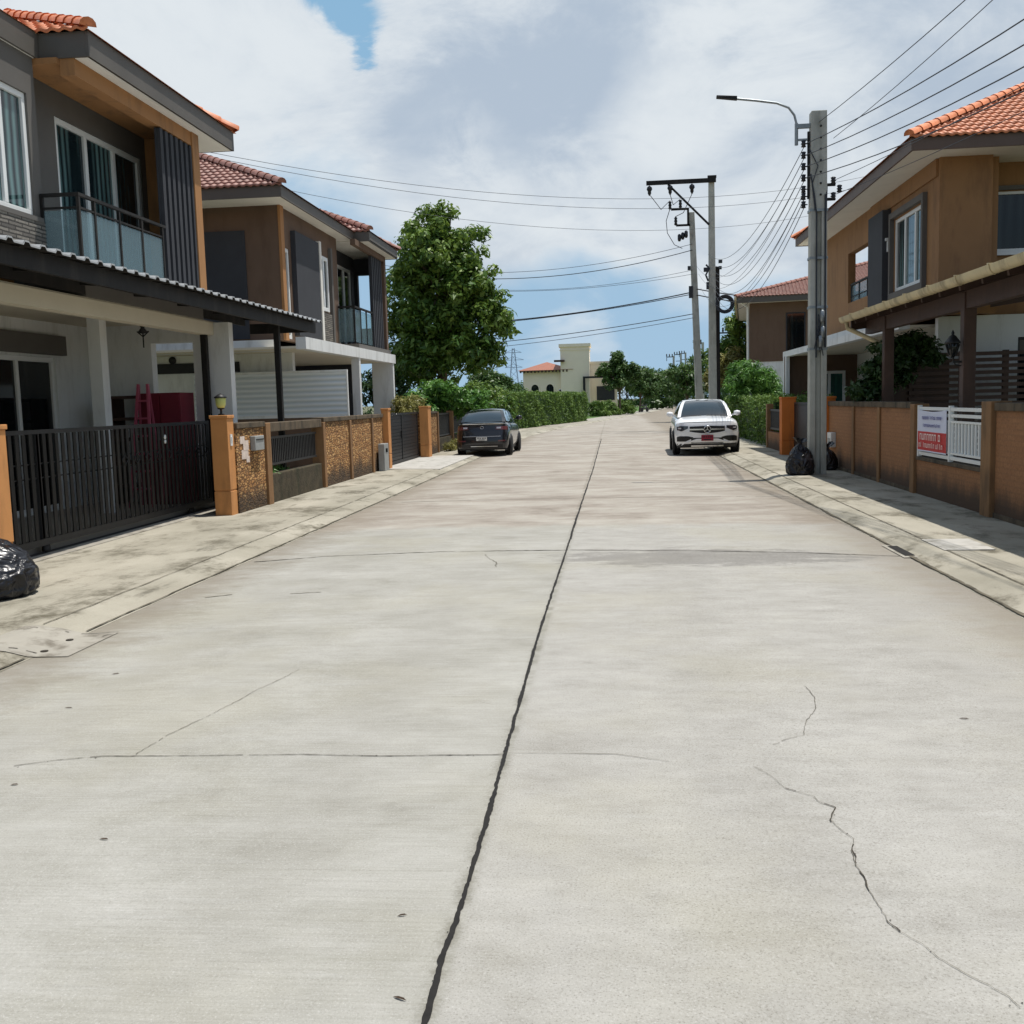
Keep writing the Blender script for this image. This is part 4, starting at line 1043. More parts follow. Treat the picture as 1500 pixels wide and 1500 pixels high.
# ================================================================== house on the right
def house_right():
    h = thing('house', 'tan two storey house with orange roof tiles behind the timber carport, right side', 'house', (8, 27, 0))
    W = 6.6
    w = MB(); slab(w, 'x', W, .2, 22.0, 33.0, 3.2, 6.3, [(22.75, 25.1, 3.98, 5.62), (26.9, 29.8, 4.15, 5.5)])
    slab(w, 'y', 21.8, .2, W, 7.62, 3.2, 6.3)
    slab(w, 'y', 22.6, .2, 7.62, 13.5, 3.2, 6.3, [(7.75, 9.9, 4.5, 5.72)])
    w.box(7.62, 7.8, 22.0, 22.598, 3.2, 6.3)
    slab(w, 'y', 32.8, .2, 6.8, 13.5, 3.2, 6.3, [(7.0, 9.0, 4.15, 6.2)])
    w.box(13.3, 13.5, 22.8, 32.8, 0, 6.3); w.box(6.81, 13.3, 26.6, 26.78, 3.2, 6.3); w.box(9.0, 9.15, 26.8, 32.79, 3.2, 6.3)
    w.build('upper_wall', 'brownR', h)
    bx('balcony_floor', 'greywall', h, 6.81, 8.99, 26.8, 32.79, 3.3, 3.5)
    bx('wall_band', 'brownR', h, W - .05, W - .001, 21.9, 27.2, 5.95, 6.29)
    b = MB()
    for u in ((22.6, 22.72), (25.13, 25.25)): b.box(W - .10, W - .001, u[0], u[1], 3.82, 5.78)
    b.box(W - .10, W - .001, 22.722, 25.128, 3.82, 3.95); b.box(W - .10, W - .001, 22.722, 25.128, 5.65, 5.78); b.build('window_surround', 'greywall', h)
    window(h, 'x', W, 22.75, 25.1, 3.98, 5.62, 3, .02, fw=.08, face=-1)
    window(h, 'y', 22.6, 7.75, 9.9, 4.5, 5.72, 2, .03, 'darkglass', .06, face=-1)
    bx('window_sill', 'frame', h, 7.7, 9.95, 22.52, 22.598, 4.42, 4.49)
    bx('window_blind', 'greywall', h, 7.75, 9.9, 22.52, 22.60, 5.735, 5.82)
    bx('dark_panel', 'slate', h, W - .2, W - .001, 25.4, 26.75, 3.3, 5.92)
    t_ = MB(); t_.box(W - .14, W - .002, 25.3, 25.42, 5.2, 5.26); t_.box(W - .1, W - .002, 25.3, 25.42, 4.95, 5.19); t_.build('wall_light', 'frame', h)
    rl = MB()
    for y in (27.0, 27.9, 28.8, 29.7): rl.box(W + .06, W + .1, y, y + .04, 4.15, 4.62)
    rl.box(W + .05, W + .11, 26.91, 29.79, 4.62, 4.67); rl.box(W + .065, W + .095, 26.91, 29.79, 4.3, 4.33)
    ra = rl.build('balcony_railing', 'darkmetal', h)
    MB().box(W + .075, W + .085, 26.92, 29.78, 4.16, 4.6).build('glass_panel', 'railglass', ra)
    s = MB(); s.box(5.86, 14.2, 21.05, 33.6, 6.30, 6.33); s.build('soffit', 'soffit', h)
    f = MB(); f.box(5.82, 5.86, 21.01, 33.6, 6.28, 6.52); f.box(5.862, 14.2, 21.01, 21.05, 6.28, 6.52); f.box(5.862, 14.2, 33.56, 33.6, 6.28, 6.52); f.build('fascia', 'fasciabrown', h)
    hip_roof(h, 5.76, 14.3, 20.95, 33.66, 6.52, .5, 'tileorange', 'y')
    # ground floor
    fr = MB(); fr.box(6.05, 6.28, 22.6, 37.4, 2.98, 3.17); fr.box(6.25, 6.5, 22.6, 31.6, 3.171, 3.34); fr.build('porch_fascia', 'white', h)
    bx('porch_ceiling', 'cream', h, 6.281, 11.5, 22.6, 37.4, 3.0, 3.06)
    bx('street_wall', 'white', h, 8.5, 8.7, 22.5, 36.9, .03, 2.998)
    w = MB(); slab(w, 'y', 22.25, .2, 6.75, 13.5, .03, 3.19, [(8.34, 9.3, 1.0, 2.72)]); w.build('front_wall', 'white', h)
    window(h, 'y', 22.25, 8.34, 9.3, 1.0, 2.72, 1, .03, 'darkglass', .05, frame='blackmetal', face=-1)
    w = MB(); slab(w, 'y', 36.9, .2, 6.05, 8.5, .03, 2.998, [(7.0, 8.1, .1, 2.45)]); w.build('far_wall', 'brown', h)
    bx('corner_post', 'white', h, 6.05, 6.2, 37.11, 37.35, .03, 2.98)
    bx('corner_post', 'white', h, 6.05, 6.17, 36.7, 36.899, .03, 2.98)
    window(h, 'y', 36.9, 7.0, 8.1, .1, 2.45, 2, -.03, 'greenglass', .1, face=-1, name='porch_door')
    bx('porch_floor', 'floor', h, 5.1, 11.5, 22.5, 37.2, .0, .055)
house_right()

def house_far_right():
    h = thing('house', 'dark brown house with red tiled hip roof, seen beyond the utility pole', 'house', (6.55, 50, 0))
    w = MB(); slab(w, 'y', 50, .2, 6.55, 17, 3.25, 6.0, [(8.2, 9.1, 3.5, 5.5)]); w.box(6.55, 6.75, 50.2, 61, 3.25, 6.0); w.build('upper_wall', 'brown', h)
    window(h, 'y', 50, 8.2, 9.1, 3.5, 5.5, 1, .03, 'darkglass', .06, frame='slate', face=-1)
    w = MB(); slab(w, 'y', 50.03, .2, 6.5, 17, .0, 3.25); w.box(6.5, 6.7, 50.23, 61, 0, 3.25); w.build('ground_wall', 'white', h)
    w = MB(); w.box(6.0, 18, 49.4, 62, 6.0, 6.05); w.build('soffit', 'soffit', h)
    f = MB(); f.box(5.95, 6.0, 49.35, 62, 5.98, 6.25); f.box(6.0, 18, 49.35, 49.398, 5.98, 6.25); f.build('fascia', 'fascia', h)
    MB().box(5.84, 5.948, 49.2, 62, 6.12, 6.25).build('gutter', 'beige', h)
    MB().tube([(6.0, 49.5, 6.1), (6.45, 49.9, 5.8), (6.45, 49.9, 0)], .05, 8).build('downpipe', 'frame', h)
    hip_roof(h, 5.9, 19.7, 49.3, 63, 6.25, .30, 'tilered', 'y')
    h.rotation_euler.z = -.125
house_far_right()

# ================================================================== right boundary wall with banner, timber carport
def boundary_right():
    X = 4.85
    t = thing('boundary_wall', 'long brown brick boundary wall with pilasters along the right pavement', 'wall', (X, 17, 0))
    for y0, y1 in ((6.0, 13.58), (17.26, 23.7)):
        MB().box(X, X + .15, y0, y1, -.03, 1.40).build('brick_panel', 'brickR', t)
        MB().box(X - .03, X + .18, y0, y1, 1.40, 1.50).build('coping', 'capdirt', t, .01)
        MB().box(X - .02, X - .001, y0, y1, -.03, .10).build('plinth', 'capdirt', t)
    MB().box(X - .06, X + .2, 13.6, 13.95, -.03, 1.52).build('pilaster', 'pilR', t, .012)
    for y in (17.02, ): MB().box(X - .04, X + .2, y, y + .22, -.03, 1.47).build('pilaster', 'pilR', t, .012)
    for y in (19.2, 21.2, 11.0): MB().box(X - .035, X - .001, y, y + .17, -.03, 1.399).build('pilaster', 'pilR', t, .01)
    MB().box(X + .01, X + .15, 13.96, 17.01, -.03, .58).build('low_wall', 'brickR', t)
    MB().box(X - .01, X + .18, 13.96, 17.01, .58, .64).build('sill', 'capdirt', t, .008)
    return t
boundary_right()
def white_fence():
    X = 4.88
    f = thing('fence_panel', 'white metal railing set in the gap of the brown brick wall', 'railing', (X, 15.5, .64))
    r = MB()
    for z0, z1 in ((1.375, 1.425), (1.285, 1.33), (1.205, 1.235), (.75, .78), (.67, .72)): r.box(X - .02, X + .02, 13.97, 16.98, z0, z1)
    for y in (16.94, 15.42, 13.98): r.box(X - .03, X + .03, y - .03, y + .03, .641, 1.45)
    r.build('rail_frame', 'frame', f)
    for ya, yb in ((14.1, 15.36), (15.5, 16.88)):
        b = MB(); y = ya
        while y < yb: b.box(X - .012, X + .012, y, y + .045, .781, 1.204); y += .135
        b.build('bars', 'frame', f)
white_fence()
def banner():
    X = 4.842; y0, y1 = 15.5, 16.9
    t = thing('banner', 'white and red for sale banner with Thai lettering tied to white railing', 'banner', (X, 16.2, .7))
    z0, z1 = .735, 1.385; zm = 1.045
    b = MB(); n = 14
    for za, zb, ci in ((z0 + .02, zm, 1), (zm, z1, 0), (z0, z0 + .02, 0)):
        b.cur = ci
        vs = []
        for i in range(n + 1):
            y = y0 + (y1 - y0) * i / n; off = .006 * math.sin(i * .9) ; sag = .03 * math.sin(PI * i / n) if zb == z1 else 0
            vs += [(X - .002 + off, y, za), (X - .002 + off, y, zb - sag)]
        b.add(vs, [(2 * i, 2 * i + 1, 2 * i + 3, 2 * i + 2) for i in range(n)], True)
    b.build('cloth', ['bannerwhite', 'bannerred'], t)
    def glyphs(z, h, ya, yb, w, gap):
        """rows of round topped Thai-like characters as unreadable as in the photograph"""
        m = MB(); y = yb; xx = X - .014
        while y - w > ya:
            k = random.choice('anlou')
            s = w * .22
            if k != 'l': m.box(xx - .002, xx, y - w, y - w + s, z, z + h)
            if k in 'auon': m.box(xx - .002, xx, y - s, y, z, z + h)
            if k in 'ano': m.box(xx - .002, xx, y - w + s, y - s, z + h - s, z + h)
            if k in 'uo': m.box(xx - .002, xx, y - w + s, y - s, z, z + s)
            if k == 'l': m.box(xx - .002, xx, y - w * .6, y - w * .3, z, z + h * 1.25)
            y -= w + gap
            if random.random() < .16: y -= w * .8
        return m
    glyphs(1.235, .045, y0 + .2, y1 - .25, .045, .014).build('lettering', 'bannerink', t)
    glyphs(1.12, .04, y0 + .25, y1 - .3, .042, .014).build('lettering', 'bannerink', t)
    glyphs(.915, .10, y0 + .15, y1 - .15, .09, .03).build('lettering', 'bannerpink', t)
    glyphs(.80, .065, y0 + .1, y1 - .1, .06, .024).build('lettering', 'bannerpink', t)
banner()
t = thing('meter_box', 'small white box mounted on the brick wall right of the pole', 'box', (4.8, 23.2, .7))
MB().box(4.74, 4.849, 22.95, 23.35, .5, .82).build('body', 'whiteplate', t, .01); MB().box(4.733, 4.739, 23.02, 23.28, .58, .70).build('front_plate', 'mailgrey', t)

def timber_carport():
    c = thing('carport', 'dark timber carport with beige gutter behind the brown brick wall', 'carport', (6, 16, 0))
    for y in (15.95, 20.4, 11.2):
        MB().box(5.18, 5.36, y - .09, y + .09, 0, 3.1).build('post', 'wood', c, .01)
    b = MB(); b.box(5.2, 5.34, 5, 21.9, 2.86, 3.12)
    b.build('beam', 'wood', c)
    ra = MB()
    for y in np.arange(5.4, 21.8, .9): ra.bar((4.92, y, 3.13), (8.9, y, 3.92), .07, .12)
    ra.add([(x, y, z) for y in (21.82, 21.87) for x, z in ((4.9, 2.94), (9.0, 3.50), (9.0, 3.99), (4.9, 3.18))], [(0, 1, 2, 3), (7, 6, 5, 4), (0, 4, 5, 1), (1, 5, 6, 2), (2, 6, 7, 3), (3, 7, 4, 0)])
    ra.build('rafter', 'wood', c)
    r = MB(); prof = []; y = 5.0
    while y < 22.0: prof += [(y, 0), (y + .05, .03), (y + .1, 0)]; y += .15
    vs = []; m = len(prof)
    for x, z in ((4.86, 3.21), (9.0, 4.03)): vs += [(x, p, z + d) for p, d in prof]
    r.add(vs, [(i, i + 1, m + i + 1, m + i) for i in range(m - 1)])
    r.add([(v[0], v[1], v[2] - .015) for v in vs], [(i, m + i, m + i + 1, i + 1) for i in range(m - 1)])
    r.build('roof_sheet', 'wood', c)
    g = MB(); ring = []
    n = 8; y0, y1 = 5.0, 22.05
    for y in (y0, y1):
        ring.append([(4.78 - .085 * math.cos(PI * k / n), y, 3.22 - .12 * math.sin(PI * k / n)) for k in range(n + 1)])
    vs = ring[0] + ring[1]; m = n + 1
    g.add(vs, [(i, m + i, m + i + 1, i + 1) for i in range(n)], True); g.add(ring[1], [tuple(range(m))]); g.add(ring[0], [tuple(range(m))[::-1]])
    g.add([(v[0] * .0 + (4.78 + (v[0] - 4.78) * .9), v[1], 3.222 + (v[2] - 3.222) * .9) for v in vs], [(i + 1, m + i + 1, m + i, i) for i in range(n)], True)
    for y in np.arange(6, 22, 1.25):
        rr = [(4.78 - .095 * math.cos(PI * k / n), 3.225 - .132 * math.sin(PI * k / n)) for k in range(n + 1)]
        vv = [(a, y, b_) for a, b_ in rr] + [(a, y + .06, b_) for a, b_ in rr]
        g.add(vv, [(i, m + i, m + i + 1, i + 1) for i in range(n)], True)
        g.box(4.68, 4.88, y + .01, y + .05, 3.222, 3.236)
    gu = g.build('gutter', 'beige', c)
    MB().tube([(4.78, 21.7, 3.10), (4.80, 21.7, 2.98), (5.35, 21.2, 2.62), (5.42, 21.15, 2.5), (5.42, 21.15, 0)], .045, 8).build('downpipe', 'beige', c)
    MB().box(5.34, 5.40, 5.0, 16.3, 2.98, 3.05).build('inner_gutter', 'beige', c)
timber_carport()
def lantern():
    x, y, z = 5.05, 15.95, 2.25
    t = thing('wall_lantern', 'black coach lantern fixed to the timber carport post', 'lantern', (x, y, z))
    MB().bar((5.178, y, z - .16), (x, y, z - .16), .03).tube([(5.17, y, z - .22), (x + .04, y, z - .2), (x, y, z - .08)], .012, 6).build('bracket', 'blackmetal', t)
    MB().lathe([(.02, z - .1), (.05, z - .06), (.1, z + .10), (.085, z + .12), (.02, z + .1)], (x, y, 0), 6).build('glass_body', 'darkglass', t)
    MB().lathe([(.12, z + .11), (.11, z + .14), (.05, z + .22), (.02, z + .24), (.025, z + .27), (.005, z + .31)], (x, y, 0), 6).build('cap', 'blackmetal', t)
    f = MB()
    for k in range(6):
        a = 2 * PI * k / 6; f.bar((x + .052 * math.cos(a), y + .052 * math.sin(a), z - .06), (x + .103 * math.cos(a), y + .103 * math.sin(a), z + .1), .012)
    f.build('frame', 'blackmetal', t)
lantern()
def slat_fence():
    t = thing('slat_fence', 'dark timber fence of horizontal slats between carport and tan house', 'fence', (8, 21.6, 0))
    for x in (6.15, 7.05, 7.9, 8.7, 9.6): MB().box(x - .05, x + .05, 21.64, 21.74, 0, 2.45).build('post', 'wood', t)
    s = MB(); z = .1
    while z < 2.4: s.box(6.0, 9.7, 21.60, 21.635, z, z + .075); z += .125
    s.build('slats', 'wood', t)
    MB().box(5.5, 6.8, 21.655, 21.68, .0, 2.3).build('solid_panel', 'wood', t)
slat_fence()
def right_far_wall():
    t = thing('boundary_wall', 'brick and dark fence boundary wall beyond the bright orange pillar', 'wall', (4.9, 35, 0))
    MB().box(4.85, 5.0, 29.02, 29.9, -.03, 1.35).build('brick_panel', 'brickL', t)
    MB().box(4.85, 5.0, 29.92, 33.0, -.03, .55).build('low_wall', 'brickR', t)
    for y in (29.92, 32.8): MB().box(4.82, 5.02, y, y + .22, -.03, 1.40).build('pilaster', 'pilR', t)
    f = MB(); f.box(4.9, 4.95, 30.15, 32.79, 1.18, 1.24); f.box(4.9, 4.95, 30.15, 32.79, .62, .68); y = 30.2
    while y < 32.7: f.box(4.91, 4.94, y, y + .05, .681, 1.179); y += .12
    f.build('fence_panel', 'blackmetal', t)
right_far_wall()

# ================================================================== mansion at the bend
def mansion():
    h = thing('villa', 'cream villa with square tower, arched windows and orange tiled roof behind hedge', 'villa', (-5, 112, 0))
    w = MB(); slab(w, 'y', 110, .3, -9.4, -4.6, 0, 4.9, [(-8.55, -7.75, 0.8, 3.0), (-6.95, -6.15, .8, 3.0), (-5.6, -5.3, 2.0, 2.9)]); w.box(-9.4, -9.1, 110.3, 122, 0, 4.9); w.box(-9.1, -4.6, 110.3, 110.5, 0, .5)
    w.build('wall', 'mansion', h)
    for cx in (-8.15, -6.55):
        f = MB(); n = 12; vs = []
        for k in range(n + 1):
            a = PI * k / n; vs += [(cx + .52 * math.cos(a), 109.92, 3.0 + .6 * math.sin(a)), (cx + .40 * math.cos(a), 109.92, 3.0 + .46 * math.sin(a)), (cx + .52 * math.cos(a), 109.999, 3.0 + .6 * math.sin(a)), (cx + .40 * math.cos(a), 109.999, 3.0 + .46 * math.sin(a))]
        f.add(vs, [q for i in range(n) for q in ((4 * i, 4 * i + 1, 4 * i + 5, 4 * i + 4), (4 * i + 2, 4 * i, 4 * i + 4, 4 * i + 6), (4 * i + 1, 4 * i + 3, 4 * i + 7, 4 * i + 5))])
        f.box(cx - .52, cx - .40, 109.92, 109.999, .8, 3.0); f.box(cx + .40, cx + .52, 109.92, 109.999, .8, 3.0)
        wn = f.build('window', 'mansion', h)
        p = MB(); p.add([(cx + .41 * math.cos(PI * k / n), 109.96, 3.0 + .47 * math.sin(PI * k / n)) for k in range(n + 1)] + [(cx - .41, 109.96, .8), (cx + .41, 109.96, .8)], [tuple(range(n + 3))]); p.build('pane', 'darkglass', wn)
    MB().box(-5.58, -5.32, 110.06, 110.1, 2.02, 2.88).build('window', 'darkglass', h)
    t_ = MB(); slab(t_, 'y', 109.4, .3, -4.95, -2.3, 0, 7.3); t_.box(-5.35, -4.95, 109.4, 113.5, 0, 7.3); t_.box(-2.6, -2.3, 109.7, 113.5, 0, 7.3); t_.build('tower', 'mansion', h)
    MB().box(-5.5, -2.15, 109.25, 113.6, 7.3, 7.62).box(-5.42, -2.23, 109.33, 113.6, 6.95, 7.02).build('tower_cornice', 'mansion', h)
    MB().box(-5.36, -5.352, 111.0, 111.7, 2.2, 3.6).build('tower_window', 'darkglass', h)
    MB().box(-2.3, .6, 111, 113, 0, 5.5).box(-2.35, .65, 110.9, 113, 5.5, 5.75).build('annex', 'mansion', h)
    MB().box(-3.0, -2.75, 108.9, 109.15, 0, 3.95).box(-3.0, .7, 108.9, 109.15, 3.95, 4.15).build('pergola', 'blackmetal', h)
    MB().box(-1.6, .3, 110.9, 110.99, 1.6, 3.1).build('garage_window', 'slate', h)
    hip = hip_roof(h, -9.9, -4.0, 109.3, 122, 4.95, .32, 'tilevilla', '', False)
    e = MB()
    for k in range(14): e.box(-9.7 + k * .38, -9.55 + k * .38, 109.32, 109.99, 4.72, 4.94)
    e.build('rafter_ends', 'wood', h)
    MB().box(-6.0, -4.9, 108.8, 109.39, 5.75, 5.95).build('eave_bracket', 'wood', h)
mansion()
# ================================================================== utility poles and cables
PX, PY = 4.16, 21.5
def near_pole():
    t = thing('utility_pole', 'thick concrete utility pole with street lamp arm, nearest on the right pavement', 'utility pole', (PX, PY, 0))
    b = MB(); w0, w1, d = .165, .155, .13
    def seg(x0, x1, y0, y1, z0, z1, s0=1., s1=1.):
        vs = [(PX + x * s, PY + y, z) for z, s in ((z0, s0), (z1, s1)) for x, y in ((x0, y0), (x1, y0), (x1, y1), (x0, y1))]
        b.add(vs, [(3, 2, 1, 0), (4, 5, 6, 7), (0, 1, 5, 4), (1, 2, 6, 5), (2, 3, 7, 6), (3, 0, 4, 7)])
    seg(-.17, -.055, -d, d, -.1, 5.3, 1., .95); seg(.055, .17, -d, d, -.1, 5.3, 1., .95); seg(-.054, .054, -.05, .05, -.1, 5.3)
    seg(-.1615, .1615, -d, d, 5.301, 7.22, 1., .93)
    b.build('shaft', 'polecon', t, .012)
    h = MB()
    for z in np.arange(5.6, 7.0, .22): h.lathe([(.0, 0), (.022, 0), (.022, .012), (0, .012)], (PX + .03, PY - d - .011, z), 8, 'y')
    h.build('bolt_hole', 'blackmetal', t)
    for z in (4.35, 5.28, 2.55, 3.38): MB().box(PX - .178, PX + .178, PY - d - .008, PY + d + .008, z, z + .05).build('steel_band', 'galv', t)
    a = MB()
    a.box(PX - .42, PX - .155, PY - .04, PY + .04, 6.92, 7.0); a.box(PX - .42, PX - .155, PY - .02, PY + .02, 6.68, 6.72); a.tube([(PX - .42, PY, 6.6), (PX - .42, PY, 7.02)], .035, 8)
    a.build('lamp_bracket', 'galv', t)
    a = MB(); a.tube([(PX - .42, PY, 6.62), (PX - .42, PY, 7.02), (PX - .46, PY, 7.18), (PX - .57, PY, 7.33), (PX - .8, PY, 7.43), (PX - 1.2, PY, 7.50), (PX - 1.62, PY, 7.56)], .024, 8)
    arm = a.build('lamp_arm', 'galv', t)
    hd = MB(); hd.add([(PX - 1.58, PY - .05, 7.53), (PX - 1.58, PY + .05, 7.53), (PX - 1.98, PY + .06, 7.59), (PX - 1.98, PY - .06, 7.59), (PX - 1.58, PY - .05, 7.60), (PX - 1.58, PY + .05, 7.60), (PX - 1.98, PY + .05, 7.635), (PX - 1.98, PY - .05, 7.635)],
        [(0, 1, 2, 3), (7, 6, 5, 4), (0, 4, 5, 1), (1, 5, 6, 2), (2, 6, 7, 3), (3, 7, 4, 0)]); hd.build('lamp_head', 'darkmetal', arm)
    rk = MB(); rk.box(PX - .205, PX - .165, PY - .03, PY + .03, 5.55, 6.85)
    rk.box(PX + .15, PX + .34, PY - .03, PY + .03, 5.78, 5.83); rk.box(PX + .15, PX + .34, PY - .03, PY + .03, 5.50, 5.55); rk.build('insulator_rack', 'darkmetal', t)
    for z in (6.62, 6.4, 6.18, 5.96, 5.74, 5.6, 5.44):
        MB().lathe([(.02, -.07), (.05, -.06), (.035, -.02), (.06, 0), (.035, .02), (.05, .06), (.02, .07)], (PX - .28, PY, z), 10).bar((PX - .2, PY, z), (PX - .28, PY, z), .02).build('insulator', 'insul', t)
    for x, z in ((PX + .3, 5.88), (PX + .3, 5.58), (PX + .42, 5.72)):
        MB().lathe([(.02, -.08), (.055, -.06), (.035, -.02), (.06, 0), (.035, .02), (.055, .06), (.02, .08)], (x, PY, z), 10).build('insulator', 'insul', t)
    c = MB()
    c.tube([(PX - .17, PY - .15, 6.0), (PX - .1, PY - .16, 5.6), (PX - .05, PY - .15, 5.2), (PX - .05, PY - .15, 2.4)], .016, 6)
    c.tube([(PX - .2, PY - .14, 6.5), (PX - .03, PY - .16, 6.15), (PX - .14, PY - .15, 5.8), (PX - .08, PY - .155, 5.3)], .011, 6)
    c.tube([(PX + .12, PY - .15, 5.6), (PX + .125, PY - .15, 2.6)], .02, 6); c.tube([(PX + .16, PY - .1, 5.75), (PX + .14, PY - .16, 5.5), (PX + .128, PY - .15, 5.2)], .014, 6)
    for k in range(7):
        x = PX - .06 + random.uniform(0, .2); z = random.uniform(2.5, 3.1)
        c.tube([(x, PY - .15, z + .4), (x + random.uniform(-.08, .08), PY - .19, z + .2), (x + random.uniform(-.05, .05), PY - .16, z - .12)], .009, 5)
    c.build('riser_cable', 'cable', t)
    s = MB()
    for z in (3.22, 2.9, 2.72): s.lathe([(.02, -.12), (.045, -.1), (.045, .1), (.02, .12)], (PX + .03 + random.uniform(-.02, .04), PY - .19, z), 8)
    s.build('splice_case', 'galv', t)
near_pole()

HX, HY = 5.0, 52.0
def tall_pole():
    t = thing('utility_pole', 'tall grey pole with long steel crossarm and hanging insulators', 'utility pole', (HX, HY, 0))
    b = MB(); vs = [(HX + x * s, HY + y * s, z) for z, s in ((-.1, 1.25), (12.15, .85)) for x, y in ((-.16, -.16), (.16, -.16), (.16, .16), (-.16, .16))]
    b.add(vs, [(3, 2, 1, 0), (4, 5, 6, 7), (0, 1, 5, 4), (1, 2, 6, 5), (2, 3, 7, 6), (3, 0, 4, 7)]); b.build('shaft', 'polecon', t, .02)
    MB().box(HX + .17, HX + .36, HY - .1, HY + .1, 0, 8.0).build('riser_conduit', 'darkmetal', t)
    MB().box(HX - 3.15, HX + .2, HY - .27, HY - .15, 12.0, 12.2).bar((HX - .14, HY - .2, 10.0), (HX - 2.1, HY - .2, 12.0), .09).box(HX - .2, HX + .22, HY - .28, HY - .14, 12.2, 12.32).build('crossarm', 'darkmetal', t)
    for x in (-3.0, -2.0, -.95):
        MB().lathe([(.02, 11.98), (.12, 11.9), (.14, 11.8), (.08, 11.7), (.09, 11.62), (.03, 11.5)], (HX + x, HY - .2, 0), 10).build('insulator', 'insul', t)
    MB().tube([(HX - .3, HY - .2, 8.1), (HX - .15, HY - .2, 7.9), (HX - .32, HY - .2, 7.6), (HX - .2, HY - .2, 7.3)], .05, 6).box(HX - .42, HX - .2, HY - .3, HY - .15, 7.75, 7.95).box(HX - .3, HX - .18, HY - .3, HY - .2, 6.9, 7.25).box(HX + .3, HX + .48, HY - .25, HY - .1, 8.15, 8.3).box(HX + .3, HX + .45, HY - .25, HY - .1, 7.85, 8.0).build('junction_box', 'insul', t)
tall_pole()
def leaning_pole():
    t = thing('utility_pole', 'shorter grey pole leaning left with stacked steel fuse brackets', 'utility pole', (4.55, 54, 0))
    b = MB(); vs = [(4.55 + x * s + dx, 54 + y * s, z) for z, s, dx in ((-.1, 1.2, 0), (11.0, .85, -.36)) for x, y in ((-.16, -.16), (.16, -.16), (.16, .16), (-.16, .16))]
    b.add(vs, [(3, 2, 1, 0), (4, 5, 6, 7), (0, 1, 5, 4), (1, 2, 6, 5), (2, 3, 7, 6), (3, 0, 4, 7)]); b.build('shaft', 'polecon', t, .02)
    br = MB(); br.box(3.15, 4.05, 53.75, 53.84, 11.1, 11.2); br.box(3.95, 4.05, 53.75, 53.84, 10.3, 11.1); br.box(3.4, 4.1, 53.75, 53.84, 10.3, 10.4); br.build('bracket', 'darkmetal', t)
    for x, z in ((3.1, 11.15), (3.62, 11.2), (3.38, 10.35)):
        MB().lathe([(.03, 0), (.09, .05), (.06, .15), (.09, .2), (.06, .3), (.09, .36), (.02, .45)], (x, 53.8, z), 10).build('fuse_insulator', 'insul', t)
    for k in range(3): MB().lathe([(.05, 0), (.09, .08), (.09, .3), (.05, .36)], (3.55 + k * .17, 53.75, 9.55 + k * .08), 8).build('cutout', 'insul', t)
    MB().tube([(3.1, 53.8, 11.2), (2.9, 53.8, 10.6), (2.95, 53.8, 10.0), (3.3, 53.8, 9.4), (3.7, 53.8, 9.2)], .018, 5).tube([(2.05, 51.8, 11.5), (2.6, 52.8, 11.0), (3.1, 53.8, 11.6)], .018, 5).tube([(3.0, 51.8, 11.5), (3.2, 52.8, 11.2), (3.62, 53.8, 11.65)], .018, 5).tube([(4.05, 51.8, 11.5), (3.7, 52.8, 10.8), (3.38, 53.8, 10.8)], .018, 5).build('jumper_wire', 'cable', t)
    MB().box(4.0, 4.2, 53.7, 53.83, 6.7, 7.3).box(3.95, 4.1, 53.7, 53.83, 8.1, 8.3).build('junction_box', 'insul', t)
leaning_pole()
t = thing('cable_coil', 'black coil of spare cable hung on the tall crossarm pole', 'cable coil', (HX + .55, HY - .3, 6.2))
mb = MB()
for k in range(4):
    R = .30 + .045 * k; mb.tube([(HX + .58 + R * math.cos(a), HY - .3 - .03 * k, 6.15 + R * math.sin(a)) for a in np.linspace(0, 2 * PI, 24)], .03, 6, False)
mb.build('coil', 'cable', t); MB().bar((HX + .2, HY - .25, 6.5), (HX + .58, HY - .3, 6.5), .04).build('hook', 'darkmetal', t)

def far_pole(x, y, h):
    t = thing('utility_pole', 'small distant utility pole with steel arms above the far trees', 'utility pole', (x, y, 0), 'far utility poles along the bend')
    MB().box(x - .17, x + .17, y - .17, y + .17, 0, h).build('shaft', 'polecon', t)
    MB().box(x - 1.3, x + .1, y - .06, y + .06, h - .25, h - .1).box(x - 1.3, x - 1.2, y - .06, y + .06, h - .9, h - .26).box(x - 1.0, x, y - .06, y + .06, h - 1.5, h - 1.38).build('bracket', 'darkmetal', t)
    for k in range(3): MB().lathe([(.03, 0), (.12, .1), (.08, .3), (.12, .4), (.03, .5)], (x - 1.25 + k * .5, y, h - .1), 6).build('insulator', 'insul', t)
for x, y, h in ((11.3, 190, 9.2), (13.6, 205, 10.2), (15.2, 215, 10.8), (12.7, 146, 9.2), (12.2, 108, 8.3)): far_pole(x, y, h)

